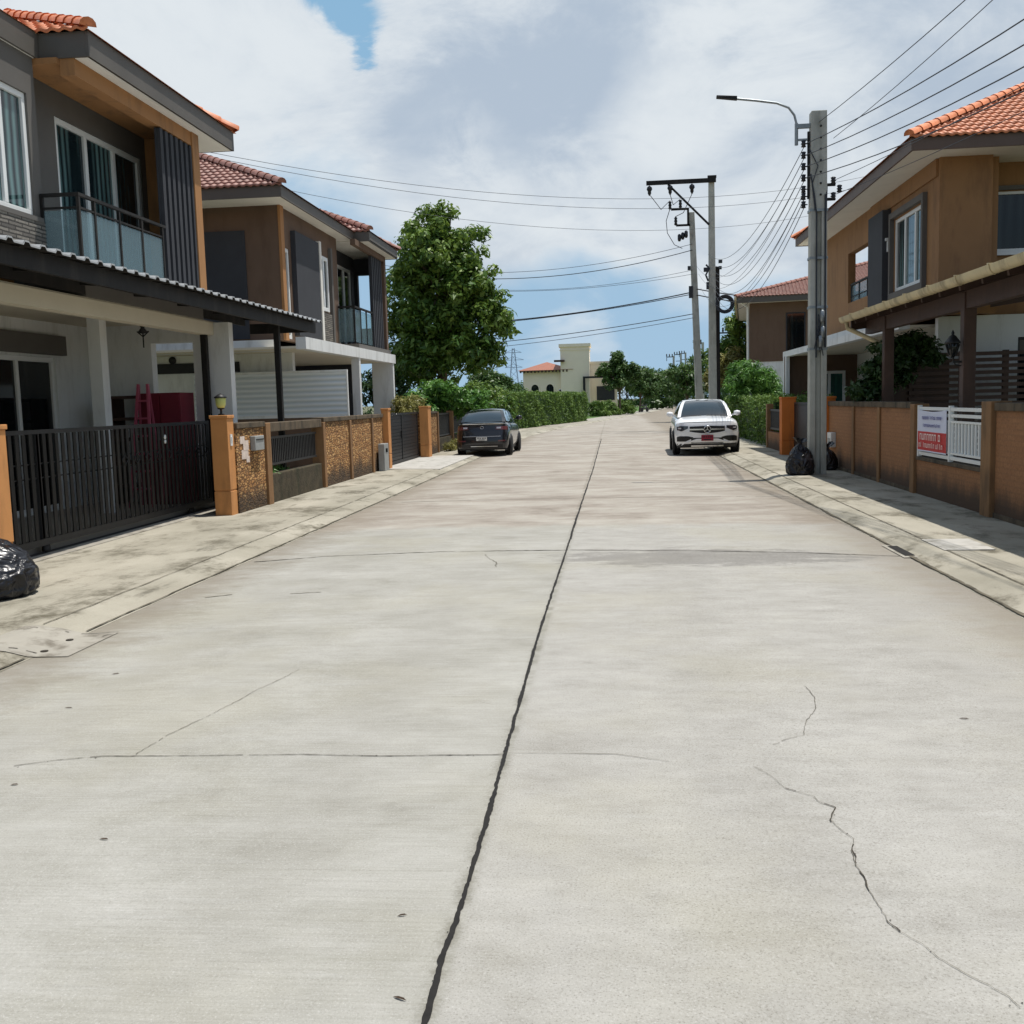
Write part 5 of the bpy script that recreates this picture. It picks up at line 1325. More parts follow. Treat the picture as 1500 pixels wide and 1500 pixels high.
def pylon():
    x, y = -66, 700
    t = thing('transmission_tower', 'faint steel lattice transmission tower far off above the tree line', 'pylon', (x, y, 0))
    m = MB(); H = 38
    def w(z): return 3.4 * (1 - z / H) + .7
    zs = [0, 7, 13, 18, 22.5, 26.5, 30, 33, 36, H]
    for z0, z1 in zip(zs[:-1], zs[1:]):
        a, b = w(z0), w(z1)
        for sx, sy in ((-1, -1), (1, -1), (1, 1), (-1, 1)): m.bar((x + sx * a, y + sy * a, z0), (x + sx * b, y + sy * b, z1), .3)
        m.bar((x - a, y - a, z0), (x + b, y - b, z1), .2); m.bar((x + a, y - a, z0), (x - b, y - b, z1), .2)
    m.build('lattice', 'pylon', t)
    for z, l in ((25, 6), (30, 7), (35, 5.5)):
        MB().bar((x - l, y - 1, z), (x + l, y - 1, z), .3).bar((x - l, y - 1, z), (x, y - 1, z + 2.2), .2).bar((x + l, y - 1, z), (x, y - 1, z + 2.2), .2).build('crossarm', 'pylon', t)
pylon()

def cable(p, q, sag, r, label, group, name='power_cable'):
    p, q = Vector(p), Vector(q); n = 26
    pts = [p.lerp(q, i / n) - Vector((0, 0, 4 * sag * (i / n) * (1 - i / n))) for i in range(n + 1)]
    o = MB().tube(pts, r, 5, True).build(name, 'cable')
    return tag(o, label, 'cable', group)
G1 = 'low voltage cables running from the near pole towards the camera'
for i, (z, x1, z1, s) in enumerate(((6.62, 6.9, 6.8, 1.2), (6.4, 6.9, 6.5, 1.25), (6.18, 6.9, 6.2, 1.25), (5.96, 6.9, 5.95, 1.3))):
    cable((PX - .24, PY, z), (x1, -15, z1), s, .009, 'thick black overhead cable passing from the near pole over the tan house roof', G1)
cable((PX, PY - .1, 7.0), (6.3, -15, 8.0), .9, .007, 'uppermost thin wire rising right from the near pole top', None)
for z, x1, s in ((5.88, 8.5, .9), (5.6, 9.0, .9), (6.7, 5.5, .8)):
    cable((PX + .3, PY, z), (x1, -15, z + 1.0), s, .006, 'thin overhead wire from the right side of the near pole', 'thin service wires right of the near pole')
for i, z in enumerate((6.62, 6.4, 6.18, 5.96, 5.74, 5.6, 5.44)):
    cable((PX - .24, PY, z), (HX - .2 + .05 * i, HY - .2, 8.6 - .32 * i), 1.0 + .06 * i, .008, 'black overhead cable strung between near pole and the tall crossarm pole', 'cables between the near pole and the tall pole')
for i, (z, z1) in enumerate(((6.4, 8.3), (6.18, 7.9), (5.74, 7.2))):
    cable((PX - .24, PY, z), (4.4 + .1 * i, 53.8, z1), 1.35 + .1 * i, .006, 'thin slack overhead wire between near pole and leaning pole', 'slack wires between the near pole and the leaning pole')
G3 = 'long wires crossing high over the street'
for i, (p, q, s, r) in enumerate((((-15.0, 33, 10.5), (14, 58, 13.2), 1.55, .009), ((-15, 33, 10.4), (14, 58, 12.7), 1.65, .009), ((-15, 33, 9.95), (14, 58, 11.8), 1.9, .008))):
    cable(p, q, s, r, 'long thin wire crossing the sky high over the street and green tree', G3)
G4 = 'cables from the leaning pole to the big tree side'
for i, (zl, zr, s, r) in enumerate(((9.9, 9.4, .9, .012), (9.7, 9.1, 1.0, .02), (9.2, 8.1, .9, .01), (8.9, 7.9, .7, .01), (6.4, 7.0, .5, .03), (6.2, 6.9, .4, .02), (4.9, 5.9, .3, .02), (4.6, 5.7, .3, .014))):
    cable((-13.5, 60, zl), (4.2, 53.8, zr), s, r, 'cable sagging across the street from leaning pole towards the big green tree', G4)
for zl, zr, s in ((7.15, 5.4, .5), (6.85, 5.0, .5)):
    cable((4.4, 53.8, zl), (14, 50, zr + 1.0), s, .03, 'dark service cable from the tall pole to the far brown house', 'service cables to the far brown house')

# ================================================================== vehicles
def wheel(parent, x, y, R, side, w=.22):
    t = MB().lathe([(R * .62, -w / 2), (R * .93, -w / 2), (R, -w / 2 + .03), (R, w / 2 - .03), (R * .93, w / 2), (R * .62, w / 2)], (x, y, R), 28, 'x').build('wheel', 'rubber', parent)
    r = MB(); f = x + side * (w / 2 - .02)
    r.lathe([(R * .60, -.01), (R * .64, .012), (R * .56, .014), (R * .5, -.02)], (f, y, R), 24, 'x')
    for k in range(5):
        a = 2 * PI * k / 5 + .3
        for da in (-.12, .12):
            r.bar((f, y + .05 * math.cos(a), R + .05 * math.sin(a)), (f, y + R * .58 * math.cos(a + da), R + R * .58 * math.sin(a + da)), .035, .03)
    r.lathe([(0, -.02), (.06, -.02), (.05, .018), (0, .018)], (f, y, R), 12, 'x')
    r.build('rim', 'alloy', t)

class Car:
    """body lofted along y (near end at y=0, facing -y)"""
    def __init__(s, name, label, paint, L, W, zb, prof, plan, near, gh, wheels, R, group=None, cat='car'):
        s.t = thing(name, label, cat, (0, 0, 0), group); s.W = W; s.near = near; s.paint = paint
        half = W / 2
        ys = sorted({0, *np.linspace(0, L, 36)})
        def sect(y):
            zs, zd = np.interp(y, prof[0], prof[1]), np.interp(y, prof[0], prof[2]); w = half * np.interp(y, plan[0], plan[1])
            zz = zb + .06 * max(0, (y - L + .6) / .6)
            return [(w * .93, zz), (w * .985, zz + .12), (w, zz + (zs - zz) * .5), (w * .985, zz + (zs - zz) * .78), (w * .955, zs - .05), (w * .91, zs), (w * .72, zs + (zd - zs) * .7), (w * .38, zs + (zd - zs) * .95), (0, zd)]
        m = MB(); rings = []
        for y in ys:
            S = sect(y); ring = []
            for i, (x, z) in enumerate(S + [(-x, z) for x, z in S[-2::-1]]):
                k = math.exp(-(y / .55) ** 1.5); kk = math.exp(-((L - y) / .5) ** 1.5)
                ring.append((x, y + near(x, z) * k - .25 * (abs(x) / half) ** 3 * kk, z))
            rings.append(ring)
        n = len(rings[0]); vs = [v for r in rings for v in r]
        fs = [(a * n + i, a * n + i + 1, (a + 1) * n + i + 1, (a + 1) * n + i) for a in range(len(rings) - 1) for i in range(n - 1)]
        m.add(vs, fs, True)
        for y, ring in ((0, rings[0]), (L, rings[-1])):
            S = sect(y); nx = 17; vs = []
            for x, z in S[:6]:
                for j in range(nx):
                    xx = -x + 2 * x * j / (nx - 1); yy = near(xx, z) if y == 0 else L - .25 * (abs(xx) / half) ** 3
                    vs.append((xx, yy, z))
            m.add(vs, [(r * nx + j, r * nx + j + 1, (r + 1) * nx + j + 1, (r + 1) * nx + j) for r in range(5) for j in range(nx - 1)], True)
        bm_o = m.build('body', paint, s.t)
        me = bm_o.data; b = bmesh.new(); b.from_mesh(me); bmesh.ops.remove_doubles(b, verts=b.verts, dist=.004); bmesh.ops.recalc_face_normals(b, faces=b.faces); b.to_mesh(me); b.free()
        s.body = bm_o
        MB().box(-half * .9, half * .9, .25, L - .25, zb - .06, zb + .05).build('underbody', 'blackplastic', s.t)
        # greenhouse: (y, z, half width) base ring and roof ring
        y0, y1, y2, y3, zbase0, zbase3, zr, wb, wr = gh
        def pt(y, sx, top):
            if top: return (sx * wr, y, zr)
            return (sx * wb, y, zbase0 if y < (y0 + y3) / 2 else zbase3)
        g = MB(); NY = 8
        rows = []
        prof_g = [(y0, zbase0, wb)] + [(y0 + (y1 - y0) * k / 5, zbase0 + (zr - zbase0) * math.sin(PI / 2 * k / 5) ** .9, wb + (wr - wb) * k / 5) for k in range(1, 6)] + [(y1 + (y2 - y1) * k / 5, zr + .035 * math.sin(PI * k / 5), wr) for k in range(1, 5)] + [(y2 + (y3 - y2) * k / 5, zbase3 + (zr - zbase3) * math.cos(PI / 2 * k / 5) ** .9, wr + (wb - wr) * k / 5) for k in range(0, 6)]
        vs = []; nx = 9
        for y, z, w in prof_g:
            for j in range(nx):
                f = -1 + 2 * j / (nx - 1); vs.append((w * f, y + .05 * f * f * (1 if y < (y1 + y2) / 2 else -1), z - .03 * f * f * (1 if z > zbase0 + .2 else 0)))
        g.add(vs, [(r * nx + j, r * nx + j + 1, (r + 1) * nx + j + 1, (r + 1) * nx + j) for r in range(len(prof_g) - 1) for j in range(nx - 1)], True)
        for j, sx in ((0, -1), (nx - 1, 1)):
            edge = [vs[r * nx + j] for r in range(len(prof_g))]
            low = [(sx * wb, v[1], zbase0 + (zbase3 - zbase0) * (v[1] - y0) / (y3 - y0) - .06) for v in edge]
            nn = len(edge); g.add(edge + low, [(i, i + 1, nn + i + 1, nn + i) for i in range(nn - 1)], False)
        g.build('cabin', paint, s.t)
        # glass laid 8 mm proud of the cabin
        def gl(k0, k1, name, inset=.10):
            q = MB(); rows_ = [i for i in range(k0, k1 + 1)]; vv = []
            for i in rows_:
                y, z, w = prof_g[i]; a = prof_g[max(i - 1, 0)]; b_ = prof_g[min(i + 1, len(prof_g) - 1)]
                ny, nz_ = -(b_[1] - a[1]), (b_[0] - a[0]); l = math.hypot(ny, nz_) or 1; ny /= l; nz_ /= l
                for j in range(nx):
                    f = (-1 + 2 * j / (nx - 1)); w2 = w - inset; f2 = f * w2 / w
                    vv.append((w * f2, y + .05 * f2 * f2 * (1 if y < (y1 + y2) / 2 else -1) + ny * .012, z - .03 * f2 * f2 * (1 if z > zbase0 + .2 else 0) + nz_ * .012))
            q.add(vv, [(r * nx + j, r * nx + j + 1, (r + 1) * nx + j + 1, (r + 1) * nx + j) for r in range(len(rows_) - 1) for j in range(nx - 1)], True)
            q.build(name, 'carglass', s.t)
        gl(0, 5, 'near_glass' if False else s.glass_names[0]); gl(10, 15, s.glass_names[1])
        for sx in (-1, 1):
            q = MB()
            def P(y, top): 
                f = .93 if top else .05
                z0_ = zbase0 + (zbase3 - zbase0) * (y - y0) / (y3 - y0)
                return (sx * (wb + (wr - wb) * f + .012), y, z0_ + (zr - z0_) * f - (.02 if top else -.0))
            a0, a1 = y0 + .28, y1 + .12; b0, b1 = y3 - .42, y2 - .12; mid = (a1 + b1) / 2
            q.add([P(a0, 0), P(mid - .03, 0), P(mid - .03, 1), P(a1, 1)], [(0, 1, 2, 3)]); q.add([P(mid + .03, 0), P(b0, 0), P(b1, 1), P(mid + .03, 1)], [(0, 1, 2, 3)])
            q.build('side_window', 'carglass', s.t)
            mr = MB(); my = y0 + .55 if s.mirror_near else y3 - .6; mz = zbase0 + .06
            mr.lathe([(.0, -.1), (.06, -.09), (.085, 0), (.06, .09), (0, .1)], (sx * (half + .08), my, mz + .03), 10, 'x'); mr.bar((sx * (half - .08), my, mz - .03), (sx * (half + .05), my, mz), .05)
            mr.build('mirror', paint, s.t)
            for wy in wheels:
                ar = MB(); wx = sx * (half * float(np.interp(wy, plan[0], plan[1])))
                ar.lathe([(R * 1.14, -.02), (R * 1.14, .006), (0, .006)], (wx, wy, R), 30, 'x') if sx > 0 else ar.lathe([(0, -.006), (R * 1.14, -.006), (R * 1.14, .02)], (wx, wy, R), 30, 'x')
                ar.build('wheel_arch', 'blackplastic', s.t)
                wheel(s.t, wx - sx * .075, wy, R, sx)
    def face(s, name, mat, xs, top, bot, off=.012, parent=None, thick=.02):
        """part laid on the near face between two height curves"""
        m = MB(); vs = []
        for x in xs:
            a, b = top(x), bot(x)
            for z in (a, b):
                vs.append((x, s.near(x, z) - off, z))
            for z in (a, b): vs.append((x, s.near(x, z) + thick, z))
        fs = []
        for i in range(len(xs) - 1):
            p, q = 4 * i, 4 * (i + 1)
            fs += [(p, p + 1, q + 1, q), (p, q, q + 2, p + 2), (p + 1, p + 3, q + 3, q + 1)]
        l = 4 * (len(xs) - 1); fs += [(0, 2, 3, 1), (l, l + 1, l + 3, l + 2)]
        m.add(vs, fs); return m.build(name, mat, parent or s.t)

def suv():
    Car.glass_names = ('windscreen', 'rear_window'); Car.mirror_near = True
    def near(x, z):
        t = abs(x) / .94
        return .05 * t * t + 4.2 * max(0, t - .70) ** 2 + .5 * max(0, z - .82) ** 1.2 + .35 * max(0, .40 - z) + .06 * (.62 - z) * (z < .62)
    c = Car('parked_car', 'white sport utility car with red number plate parked facing the camera on right', 'carwhite', 4.65, 1.86, .27,
        ([0, .35, .9, 1.5, 4.0, 4.65], [.94, .98, 1.0, 1.02, 1.05, .95], [.96, 1.04, 1.10, 1.13, 1.08, .97]), ([0, .5, 1, 4, 4.65], [.985, 1, 1, 1, .93]), near,
        (1.25, 2.15, 3.3, 4.45, 1.08, 1.12, 1.575, .80, .60), (.88, 3.72), .36)
    L = np.linspace
    c.face('grille', 'blackplastic', L(-.50, .50, 17), lambda x: .845 - .03 * abs(x), lambda x: .63 + .06 * (abs(x) / .5) ** 2, .006)
    gb = c.face('grille_bar', 'chrome', L(-.50, .50, 17), lambda x: .765, lambda x: .725, .03)
    c.face('grille_trim', 'carwhite', L(-.53, .53, 17), lambda x: .63 + .06 * (abs(x) / .53) ** 2, lambda x: .60 + .06 * (abs(x) / .53) ** 2, .014)
    for sx in (-1, 1):
        xs = L(.545, .86, 9) * sx
        hl = c.face('headlight', 'headlamp', xs, lambda x: .845 + .015 * (abs(x) - .5) - .35 * max(0, abs(x) - .78), lambda x: .70 - .0 + .09 * max(0, .72 - abs(x)) / .2 + .28 * max(0, abs(x) - .74), .008)
        c.face('daytime_lamp', 'lampclear', L(.74, .83, 4) * sx, lambda x: .80, lambda x: .762, .016, hl)
        c.face('air_intake', 'blackplastic', L(.40, .86, 12) * sx, lambda x: .555 - .25 * max(0, .55 - abs(x)) - .3 * max(0, abs(x) - .78), lambda x: .40 + .22 * max(0, .62 - abs(x)) * 2, .005)
    c.face('lower_intake', 'blackplastic', L(-.46, .46, 13), lambda x: .50 - .03 * (abs(x) > .4), lambda x: .345, .005)
    c.face('bumper_bar', 'carwhite', L(-.62, .62, 21), lambda x: .475 - .33 * max(0, abs(x) - .30), lambda x: .435 - .33 * max(0, abs(x) - .30), .022)
    c.face('lower_lip', 'blackplastic', L(-.86, .86, 17), lambda x: .335, lambda x: .245, .004)
    c.face('skid_plate', 'chrome', L(-.46, .46, 9), lambda x: .285, lambda x: .245, .03)
    e = MB(); n = 20; ey = near(0, .745) - .05
    e.tube([(.095 * math.cos(a), ey, .745 + .095 * math.sin(a)) for a in L(0, 2 * PI, 24)], .014, 6, False)
    for k in range(3):
        a = PI / 2 + k * 2 * PI / 3; e.bar((0, ey, .745), (.09 * math.cos(a), ey, .745 + .09 * math.sin(a)), .022, .014)
    em = e.build('emblem', 'chrome', c.t); MB().lathe([(0, 0), (.085, 0), (.085, .012), (0, .012)], (0, ey + .006, .745), 18, 'y').build('backing', 'blackplastic', em)
    p = MB(); p.box(-.17, .17, near(0, .5) - .045, near(0, .5) - .03, .415, .58); pl_ = p.build('number_plate', 'redplate', c.t)
    m = MB(); yy = near(0, .5) - .048
    for x in (-.12, -.075, -.02, .03, .08, .125): m.box(x - .014, x + .012, yy, yy + .0028, .50, .555)
    m.box(-.11, .11, yy, yy + .0028, .435, .465); m.build('lettering', 'platemark', pl_)
    MB().tube([(-.62, 1.18, 1.115), (-.1, 1.2, 1.13)], .012, 5).tube([(.05, 1.18, 1.13), (.6, 1.2, 1.115)], .012, 5).build('wiper', 'blackplastic', c.t)
    c.t.location = (2.72, 30.0, 0); c.t.rotation_euler.z = math.radians(-1.5)
    return c.t
suv()
def sedan():
    Car.glass_names = ('rear_window', 'windscreen'); Car.mirror_near = False
    def near(x, z):
        t = abs(x) / .86
        return .06 * t * t + 3.2 * max(0, t - .72) ** 2 + .32 * max(0, z - .74) + .22 * max(0, .45 - z) + .10 * (.60 < z) * min(1, (z - .60) / .05 if z > .6 else 0) - .05 * max(0, z - .98) / .05
    c = Car('parked_car', 'dark navy sedan seen from behind, parked by the left fence under the tree', 'carnavy', 4.4, 1.70, .24,
        ([0, .2, .6, 1.5, 3.2, 4.0, 4.4], [1.0, 1.02, 1.02, .98, .94, .86, .70], [1.04, 1.07, 1.09, 1.0, 1.0, .93, .74]), ([0, .4, .9, 3.6, 4.4], [.97, .99, 1, 1, .9]), near,
        (.42, 1.2, 2.4, 3.35, 1.07, .96, 1.45, .72, .54), (.86, 3.46), .315)
    L = np.linspace
    for sx in (-1, 1):
        tl = c.face('taillight', 'taillight', L(.44, .80, 9) * sx, lambda x: .945 - .02 * abs(x), lambda x: .83 - .08 * max(0, abs(x) - .62), .010)
        c.face('reverse_lamp', 'lampclear', L(.47, .60, 4) * sx, lambda x: .915, lambda x: .865, .018, tl)
        c.face('reflector', 'taillight', L(.52, .74, 4) * sx, lambda x: .50, lambda x: .46, .008)
    c.face('boot_lid_edge', 'chrome', L(-.62, .62, 13), lambda x: 1.02, lambda x: 1.0, .012)
    c.face('bumper_step', 'carsilver', L(-.60, .60, 13), lambda x: .635, lambda x: .618, .008)
    c.face('lower_valance', 'blackplastic', L(-.66, .66, 13), lambda x: .37, lambda x: .25, .006)
    c.face('lower_trim', 'chrome', L(-.36, .50, 9), lambda x: .315, lambda x: .300, .014)
    e = MB(); y = near(0, .9) - .01; e.tube([(.055 * math.cos(a), y, .9 + .042 * math.sin(a)) for a in L(0, 2 * PI, 16)], .007, 5, False).build('emblem', 'chrome', c.t)
    p = MB(); yy = near(0, .55) - .02; p.box(-.17, .17, yy, yy + .012, .49, .60); pp = p.build('number_plate', 'whiteplate', c.t)
    m = MB()
    for x in (-.12, -.08, -.03, .03, .075, .12): m.box(x - .012, x + .012, yy - .003, yy - .0002, .545, .585)
    m.box(-.1, .1, yy - .003, yy - .0002, .505, .525); m.build('lettering', 'platemark', pp)
    c.t.location = (-4.12, 32.2, 0); c.t.rotation_euler.z = math.radians(-.5)
    return c.t
sd = sedan()
s2 = copy_tree(sd); s2.location = (-7.45, 11.3, .1); s2.rotation_euler.z = math.radians(90)
tag(s2, 'dark car standing inside the driveway behind the black sliding gate', 'car')
s3 = copy_tree(sd); s3.location = (12.6, 175, 0); s3.rotation_euler.z = math.radians(-12)
tag(s3, 'tiny distant dark car on the road beyond the bend', 'car')

def motorbike():
    x, y = 0, 0
    t = thing('motorbike', 'dark motorbike parked on the verge at the far bend', 'motorbike', (x, y, 0))
    for dx in (-.62, .62):
        w = MB().lathe([(.2, -.05), (.29, -.05), (.3, 0), (.29, .05), (.2, .05)], (x + dx, y, .3), 16, 'y').build('wheel', 'rubber', t)
        MB().lathe([(.02, -.04), (.2, -.02), (.2, .02), (.02, .04)], (x + dx, y, .3), 12, 'y').build('rim', 'alloy', w)
    MB().tube([(x - .6, y, .35), (x - .2, y, .5), (x + .25, y, .45), (x + .45, y, .95)], [.06, .14, .12, .06], 8).tube([(x + .62, y, .3), (x + .42, y, 1.0)], .04, 6).build('frame', 'blackmetal', t)
    MB().tube([(x - .75, y, .78), (x - .4, y, .8), (x + .02, y, .74)], [.06, .12, .09], 8).build('seat', 'blackplastic', t)
    t.location = (4.0, 128, 0); t.rotation_euler.z = 1.0
    MB().tube([(x + .38, y - .34, 1.06), (x + .42, y, 1.0), (x + .38, y + .34, 1.06)], .02, 6).build('handlebar', 'darkmetal', t)
motorbike()

# ================================================================== rubbish bags
def rubbish_bag(name, label, c, r, h, seed, knot=True):
    rnd = np.random.default_rng(seed); n, m_ = 72, 44; vs = []
    ph = rnd.random(6) * 6.28
    for i in range(m_ + 1):
        t = i / m_
        # slumped base, full belly, shoulders gathered into a tied neck
        prof = np.interp(t, [0, .06, .22, .45, .66, .80, .90, .95, 1.0], [.80, .95, 1.0, .95, .76, .52, .26, .13, .17])
        for k in range(n):
            a = 2 * PI * k / n
            p3 = Vector((math.cos(a) * prof * 2.2, math.sin(a) * prof * 2.2, t * 2.6 + seed))
            fold = 1 - abs(mnoise.noise(p3)) * 2.0                      # broad ridges of stretched plastic
            crease = 1 - abs(mnoise.noise(p3 * 2.3 + Vector((7, 1, 3)))) * 2.2
            gather = math.sin(11 * a + 3 * mnoise.noise(p3 * .7)) * .10 * max(0, t - .35)
            rr = r * prof * (1 + .10 * (fold - .5) + .05 * (crease - .5) + gather)
            zz = h * t + .05 * h * mnoise.noise(p3 * .8) * min(1, t * 3)
            vs.append((c[0] + rr * math.cos(a) * 1.08, c[1] + rr * math.sin(a), c[2] + max(0.002, zz)))
    b = MB(); b.add(vs, [(i * n + k, i * n + (k + 1) % n, (i + 1) * n + (k + 1) % n, (i + 1) * n + k) for i in range(m_) for k in range(n)] + [tuple(range(n))[::-1]], True)
    t_ = thing(name, label, 'rubbish bag', c)
    b.build('sack', 'bag', t_)
    k = MB(); z = c[2] + h
    for q in range(7):
        a = q * .9 + seed; k.add([(c[0], c[1], z - .02), (c[0] + .05 * math.cos(a), c[1] + .05 * math.sin(a), z - .01), (c[0] + .16 * math.cos(a + .3), c[1] + .16 * math.sin(a + .3), z + .07 + .05 * math.sin(q)), (c[0] + .10 * math.cos(a + .8), c[1] + .10 * math.sin(a + .8), z + .10), (c[0] + .03 * math.cos(a + .8), c[1] + .03 * math.sin(a + .8), z)], [(0, 1, 2, 3, 4)], True)
    k.build('knot', 'bag', t_)
rubbish_bag('rubbish_bag', 'bulging crumpled black rubbish bag by the gate at the left edge', (-5.80, 8.8, .03), .44, .60, 3)
rubbish_bag('rubbish_bag', 'upright round black rubbish bag tied at the top left of the pole', (3.80, 21.35, .04), .26, .66, 8)
rubbish_bag('rubbish_bag', 'small black rubbish bag in the shade right of the pole', (4.6, 22.6, .04), .2, .5, 12)

# ================================================================== trees, shrubs, hedges
def tree(name, label, base, crowns, mat, ncl, nper, rc, L, W, r=.16, group=None, cat='tree', h=None, core=True, lo=.55):
    t = thing(name, label, cat, base, group)
    ch = []; tg = []
    tot = sum(c[1][0] * c[1][1] + c[1][0] * c[1][2] for c in crowns)
    for c, rad in crowns:
        n = max(4, int(ncl * (rad[0] * rad[1] + rad[0] * rad[2]) / tot))
        pts = shell(c, rad, n, lo, 1.0); ch.append(leaves(pts, nper, rc, L, W, .5, droop=.3)); tg += [tuple(pts[i]) for i in range(0, n, max(1, n // 5))]
        if core: ch.append(leaves(shell(c, rad, n // 3, .1, .6), nper // 2, rc * 1.2, L * 1.5, W * 1.6, .6))
    leaf_obj('crown', ch, mat, t)
    m = MB(); top = h or max(c[0][2] for c in crowns)
    limb_tree(m, base, (base[0] + .1, base[1], top), r, tg[:16]); m.build('trunk', 'bark', t)
    return t
tree('broadleaf_tree', 'tall dense green tree rising behind the brown house and the dark sedan', (-6.9, 42, 0),
     [((-6.7, 42, 7.5), (1.95, 1.9, 2.1)), ((-7.5, 42, 5.4), (1.9, 1.9, 2.3)), ((-5.75, 41.8, 5.6), (1.45, 1.7, 2.0)), ((-4.65, 41.6, 5.0), (.75, .8, 1.15)), ((-6.6, 41.8, 3.6), (2.1, 1.9, 1.5)), ((-5.1, 41.8, 3.7), (.9, .9, .9)), ((-8.3, 42.4, 3.2), (1.3, 1.2, 1.5))],
     'leafdeep', 430, 60, .42, .19, .115, .22)
tree('shrub', 'bright green leafy shrub overhanging the fence behind the dark sedan', (-6.5, 38.5, 0), [((-6.4, 38.5, 1.7), (1.15, 1.3, .95)), ((-5.4, 39.2, 1.5), (.8, 1.1, .7)), ((-7.3, 38.4, 1.4), (.8, .9, .8))], 'leafbright', 130, 46, .26, .15, .07, .06, cat='shrub')
tree('shrub', 'yellow green straggly plant showing over the second dark gate', (-6.7, 32.6, 0), [((-6.6, 31.8, 1.55), (.35, .8, .38)), ((-6.5, 33.6, 1.5), (.35, .9, .42))], 'leafyellow', 60, 30, .2, .13, .045, .04, cat='plant')
tree('shrub', 'mid green rounded bush between the dark sedan and the clipped hedge', (-6.3, 47, 0), [((-6.2, 47, 1.5), (1.2, 1.4, 1.2)), ((-5.2, 48.5, 1.3), (.7, .9, .9))], 'leafdeep', 110, 40, .32, .15, .08, .07, cat='shrub')
tree('shrub', 'dark bush low behind the fence at the foot of the tall tree', (-7.8, 40.5, 0), [((-9.3, 40.5, 1.7), (1.7, 1.2, 1.6)), ((-8.0, 40.5, 1.2), (1.2, 1.1, 1.1))], 'leafdark', 90, 40, .35, .16, .08, .07, cat='shrub')

def hedge(name, label, path, thick, h, mat, dens, L, W):
    """clipped hedge: a solid dark core wrapped in small leaves; path is the road-side face"""
    t = thing(name, label, 'hedge', (path[0][0], path[0][1], 0))
    P = [Vector(p) for p in path]; cl = []
    core = MB()
    for a, b in zip(P[:-1], P[1:]):
        d = (b - a); ln = d.length; d.normalize(); n = Vector((-d.y, d.x))
        k = int(ln * h * dens)
        u = rng.random(k) * ln; z = rng.random(k) * h; off = .03 + .12 * rng.random(k)
        wob = .05 * np.sin(u * .9 + z) + .05 * np.sin(u * 2.3 + z * 4.1 + a.y) + .04 * rng.normal(size=k)
        cl.append(np.stack([a.x + d.x * u + n.x * (off + wob), a.y + d.y * u + n.y * (off + wob), z + .05 * np.sin(u * 2.3)], 1))
        k = int(ln * thick * dens * .7); u = rng.random(k) * ln; v = rng.random(k) * thick
        cl.append(np.stack([a.x + d.x * u + n.x * v, a.y + d.y * u + n.y * v, h - .04 + .06 * np.sin(u * 2.3) + .05 * rng.normal(size=k)], 1))
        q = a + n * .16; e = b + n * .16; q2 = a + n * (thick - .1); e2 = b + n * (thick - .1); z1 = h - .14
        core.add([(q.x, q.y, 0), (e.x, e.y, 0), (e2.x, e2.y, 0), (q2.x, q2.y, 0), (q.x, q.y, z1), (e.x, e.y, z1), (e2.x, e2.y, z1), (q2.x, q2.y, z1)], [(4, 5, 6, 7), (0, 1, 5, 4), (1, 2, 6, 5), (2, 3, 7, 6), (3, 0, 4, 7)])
    for p, q in ((P[0], P[1]), (P[-1], P[-2])):
        d = (q - p).normalized(); n = Vector((-d.y, d.x)) * (1 if p is P[0] else -1)
        k = int(thick * h * dens); v = rng.random(k) * thick; z = rng.random(k) * h
        cl.append(np.stack([p.x + n.x * v + d.x * .05, p.y + n.y * v + d.y * .05, z], 1))
    leaf_obj('foliage', [leaves(np.concatenate(cl), 4, .13, L, W, .5)], mat, t)
    core.build('dark_core', 'leafdark', t)  # solid box, leaf colour darkened to stand for shade inside the hedge
hedge('hedge', 'long clipped green hedge following the bend in front of the villa', [(-9.5, 50.5), (-5.95, 61.3), (-3.7, 72), (-1.9, 81.5)], 2.2, 2.2, 'leafhedge', 70, .11, .06)
hedge('hedge', 'low clipped hedge with light green top behind the right fence', [(5.0, 47), (5.0, 33.25), (5.3, 33.0), (5.3, 29.3)], .8, 1.58, 'leafhedge', 60, .085, .05)
for i, (x, y, r_, z, lab) in enumerate(((-1.5, 101, 1.25, 1.1, 'first rounded bush at the right end of the long hedge'), (-.3, 106, 1.2, 1.0, 'second rounded bush beyond the hedge, under the pointed tree'), (1.2, 112, 1.2, .95, 'third low bush near the far motorbike on the verge'))):
    tree('shrub', lab, (x, y, 0), [((x, y, .65), (r_, r_, z * .9)), ((x + .4, y - .5, .45), (r_ * .8, r_ * .8, .5))], 'leafhedge', 90, 34, .28, .16, .09, .05, cat='shrub', group='rounded bushes after the hedge')
tree('garden_tree', 'pointed leafy tree standing in front of the villa annex', (.8, 108, 0), [((.8, 108, 3.8), (1.6, 1.5, 2.1)), ((-.6, 108, 4.4), (.9, .9, 1.0)), ((2.2, 108, 4.1), (1.0, 1.0, 1.3)), ((.7, 108, 5.6), (.75, .75, 1.1))], 'leaffar', 170, 40, .4, .26, .13, .12)
tree('garden_tree', 'smaller round tree just right of the pointed villa tree', (3.3, 125, 0), [((3.6, 125, 3.2), (1.5, 1.4, 1.9)), ((4.5, 126, 2.5), (1.1, 1.1, 1.4))], 'leaffar', 110, 36, .42, .28, .14, .12)
tree('garden_tree', 'dark tree in the gap between tall tree and the villa', (-11.5, 96, 0), [((-11.5, 96, 3.0), (2.4, 2.0, 1.7)), ((-9.4, 97, 2.3), (1.6, 1.5, 1.5))], 'leaffar', 150, 36, .5, .3, .15, .12)
k = 0
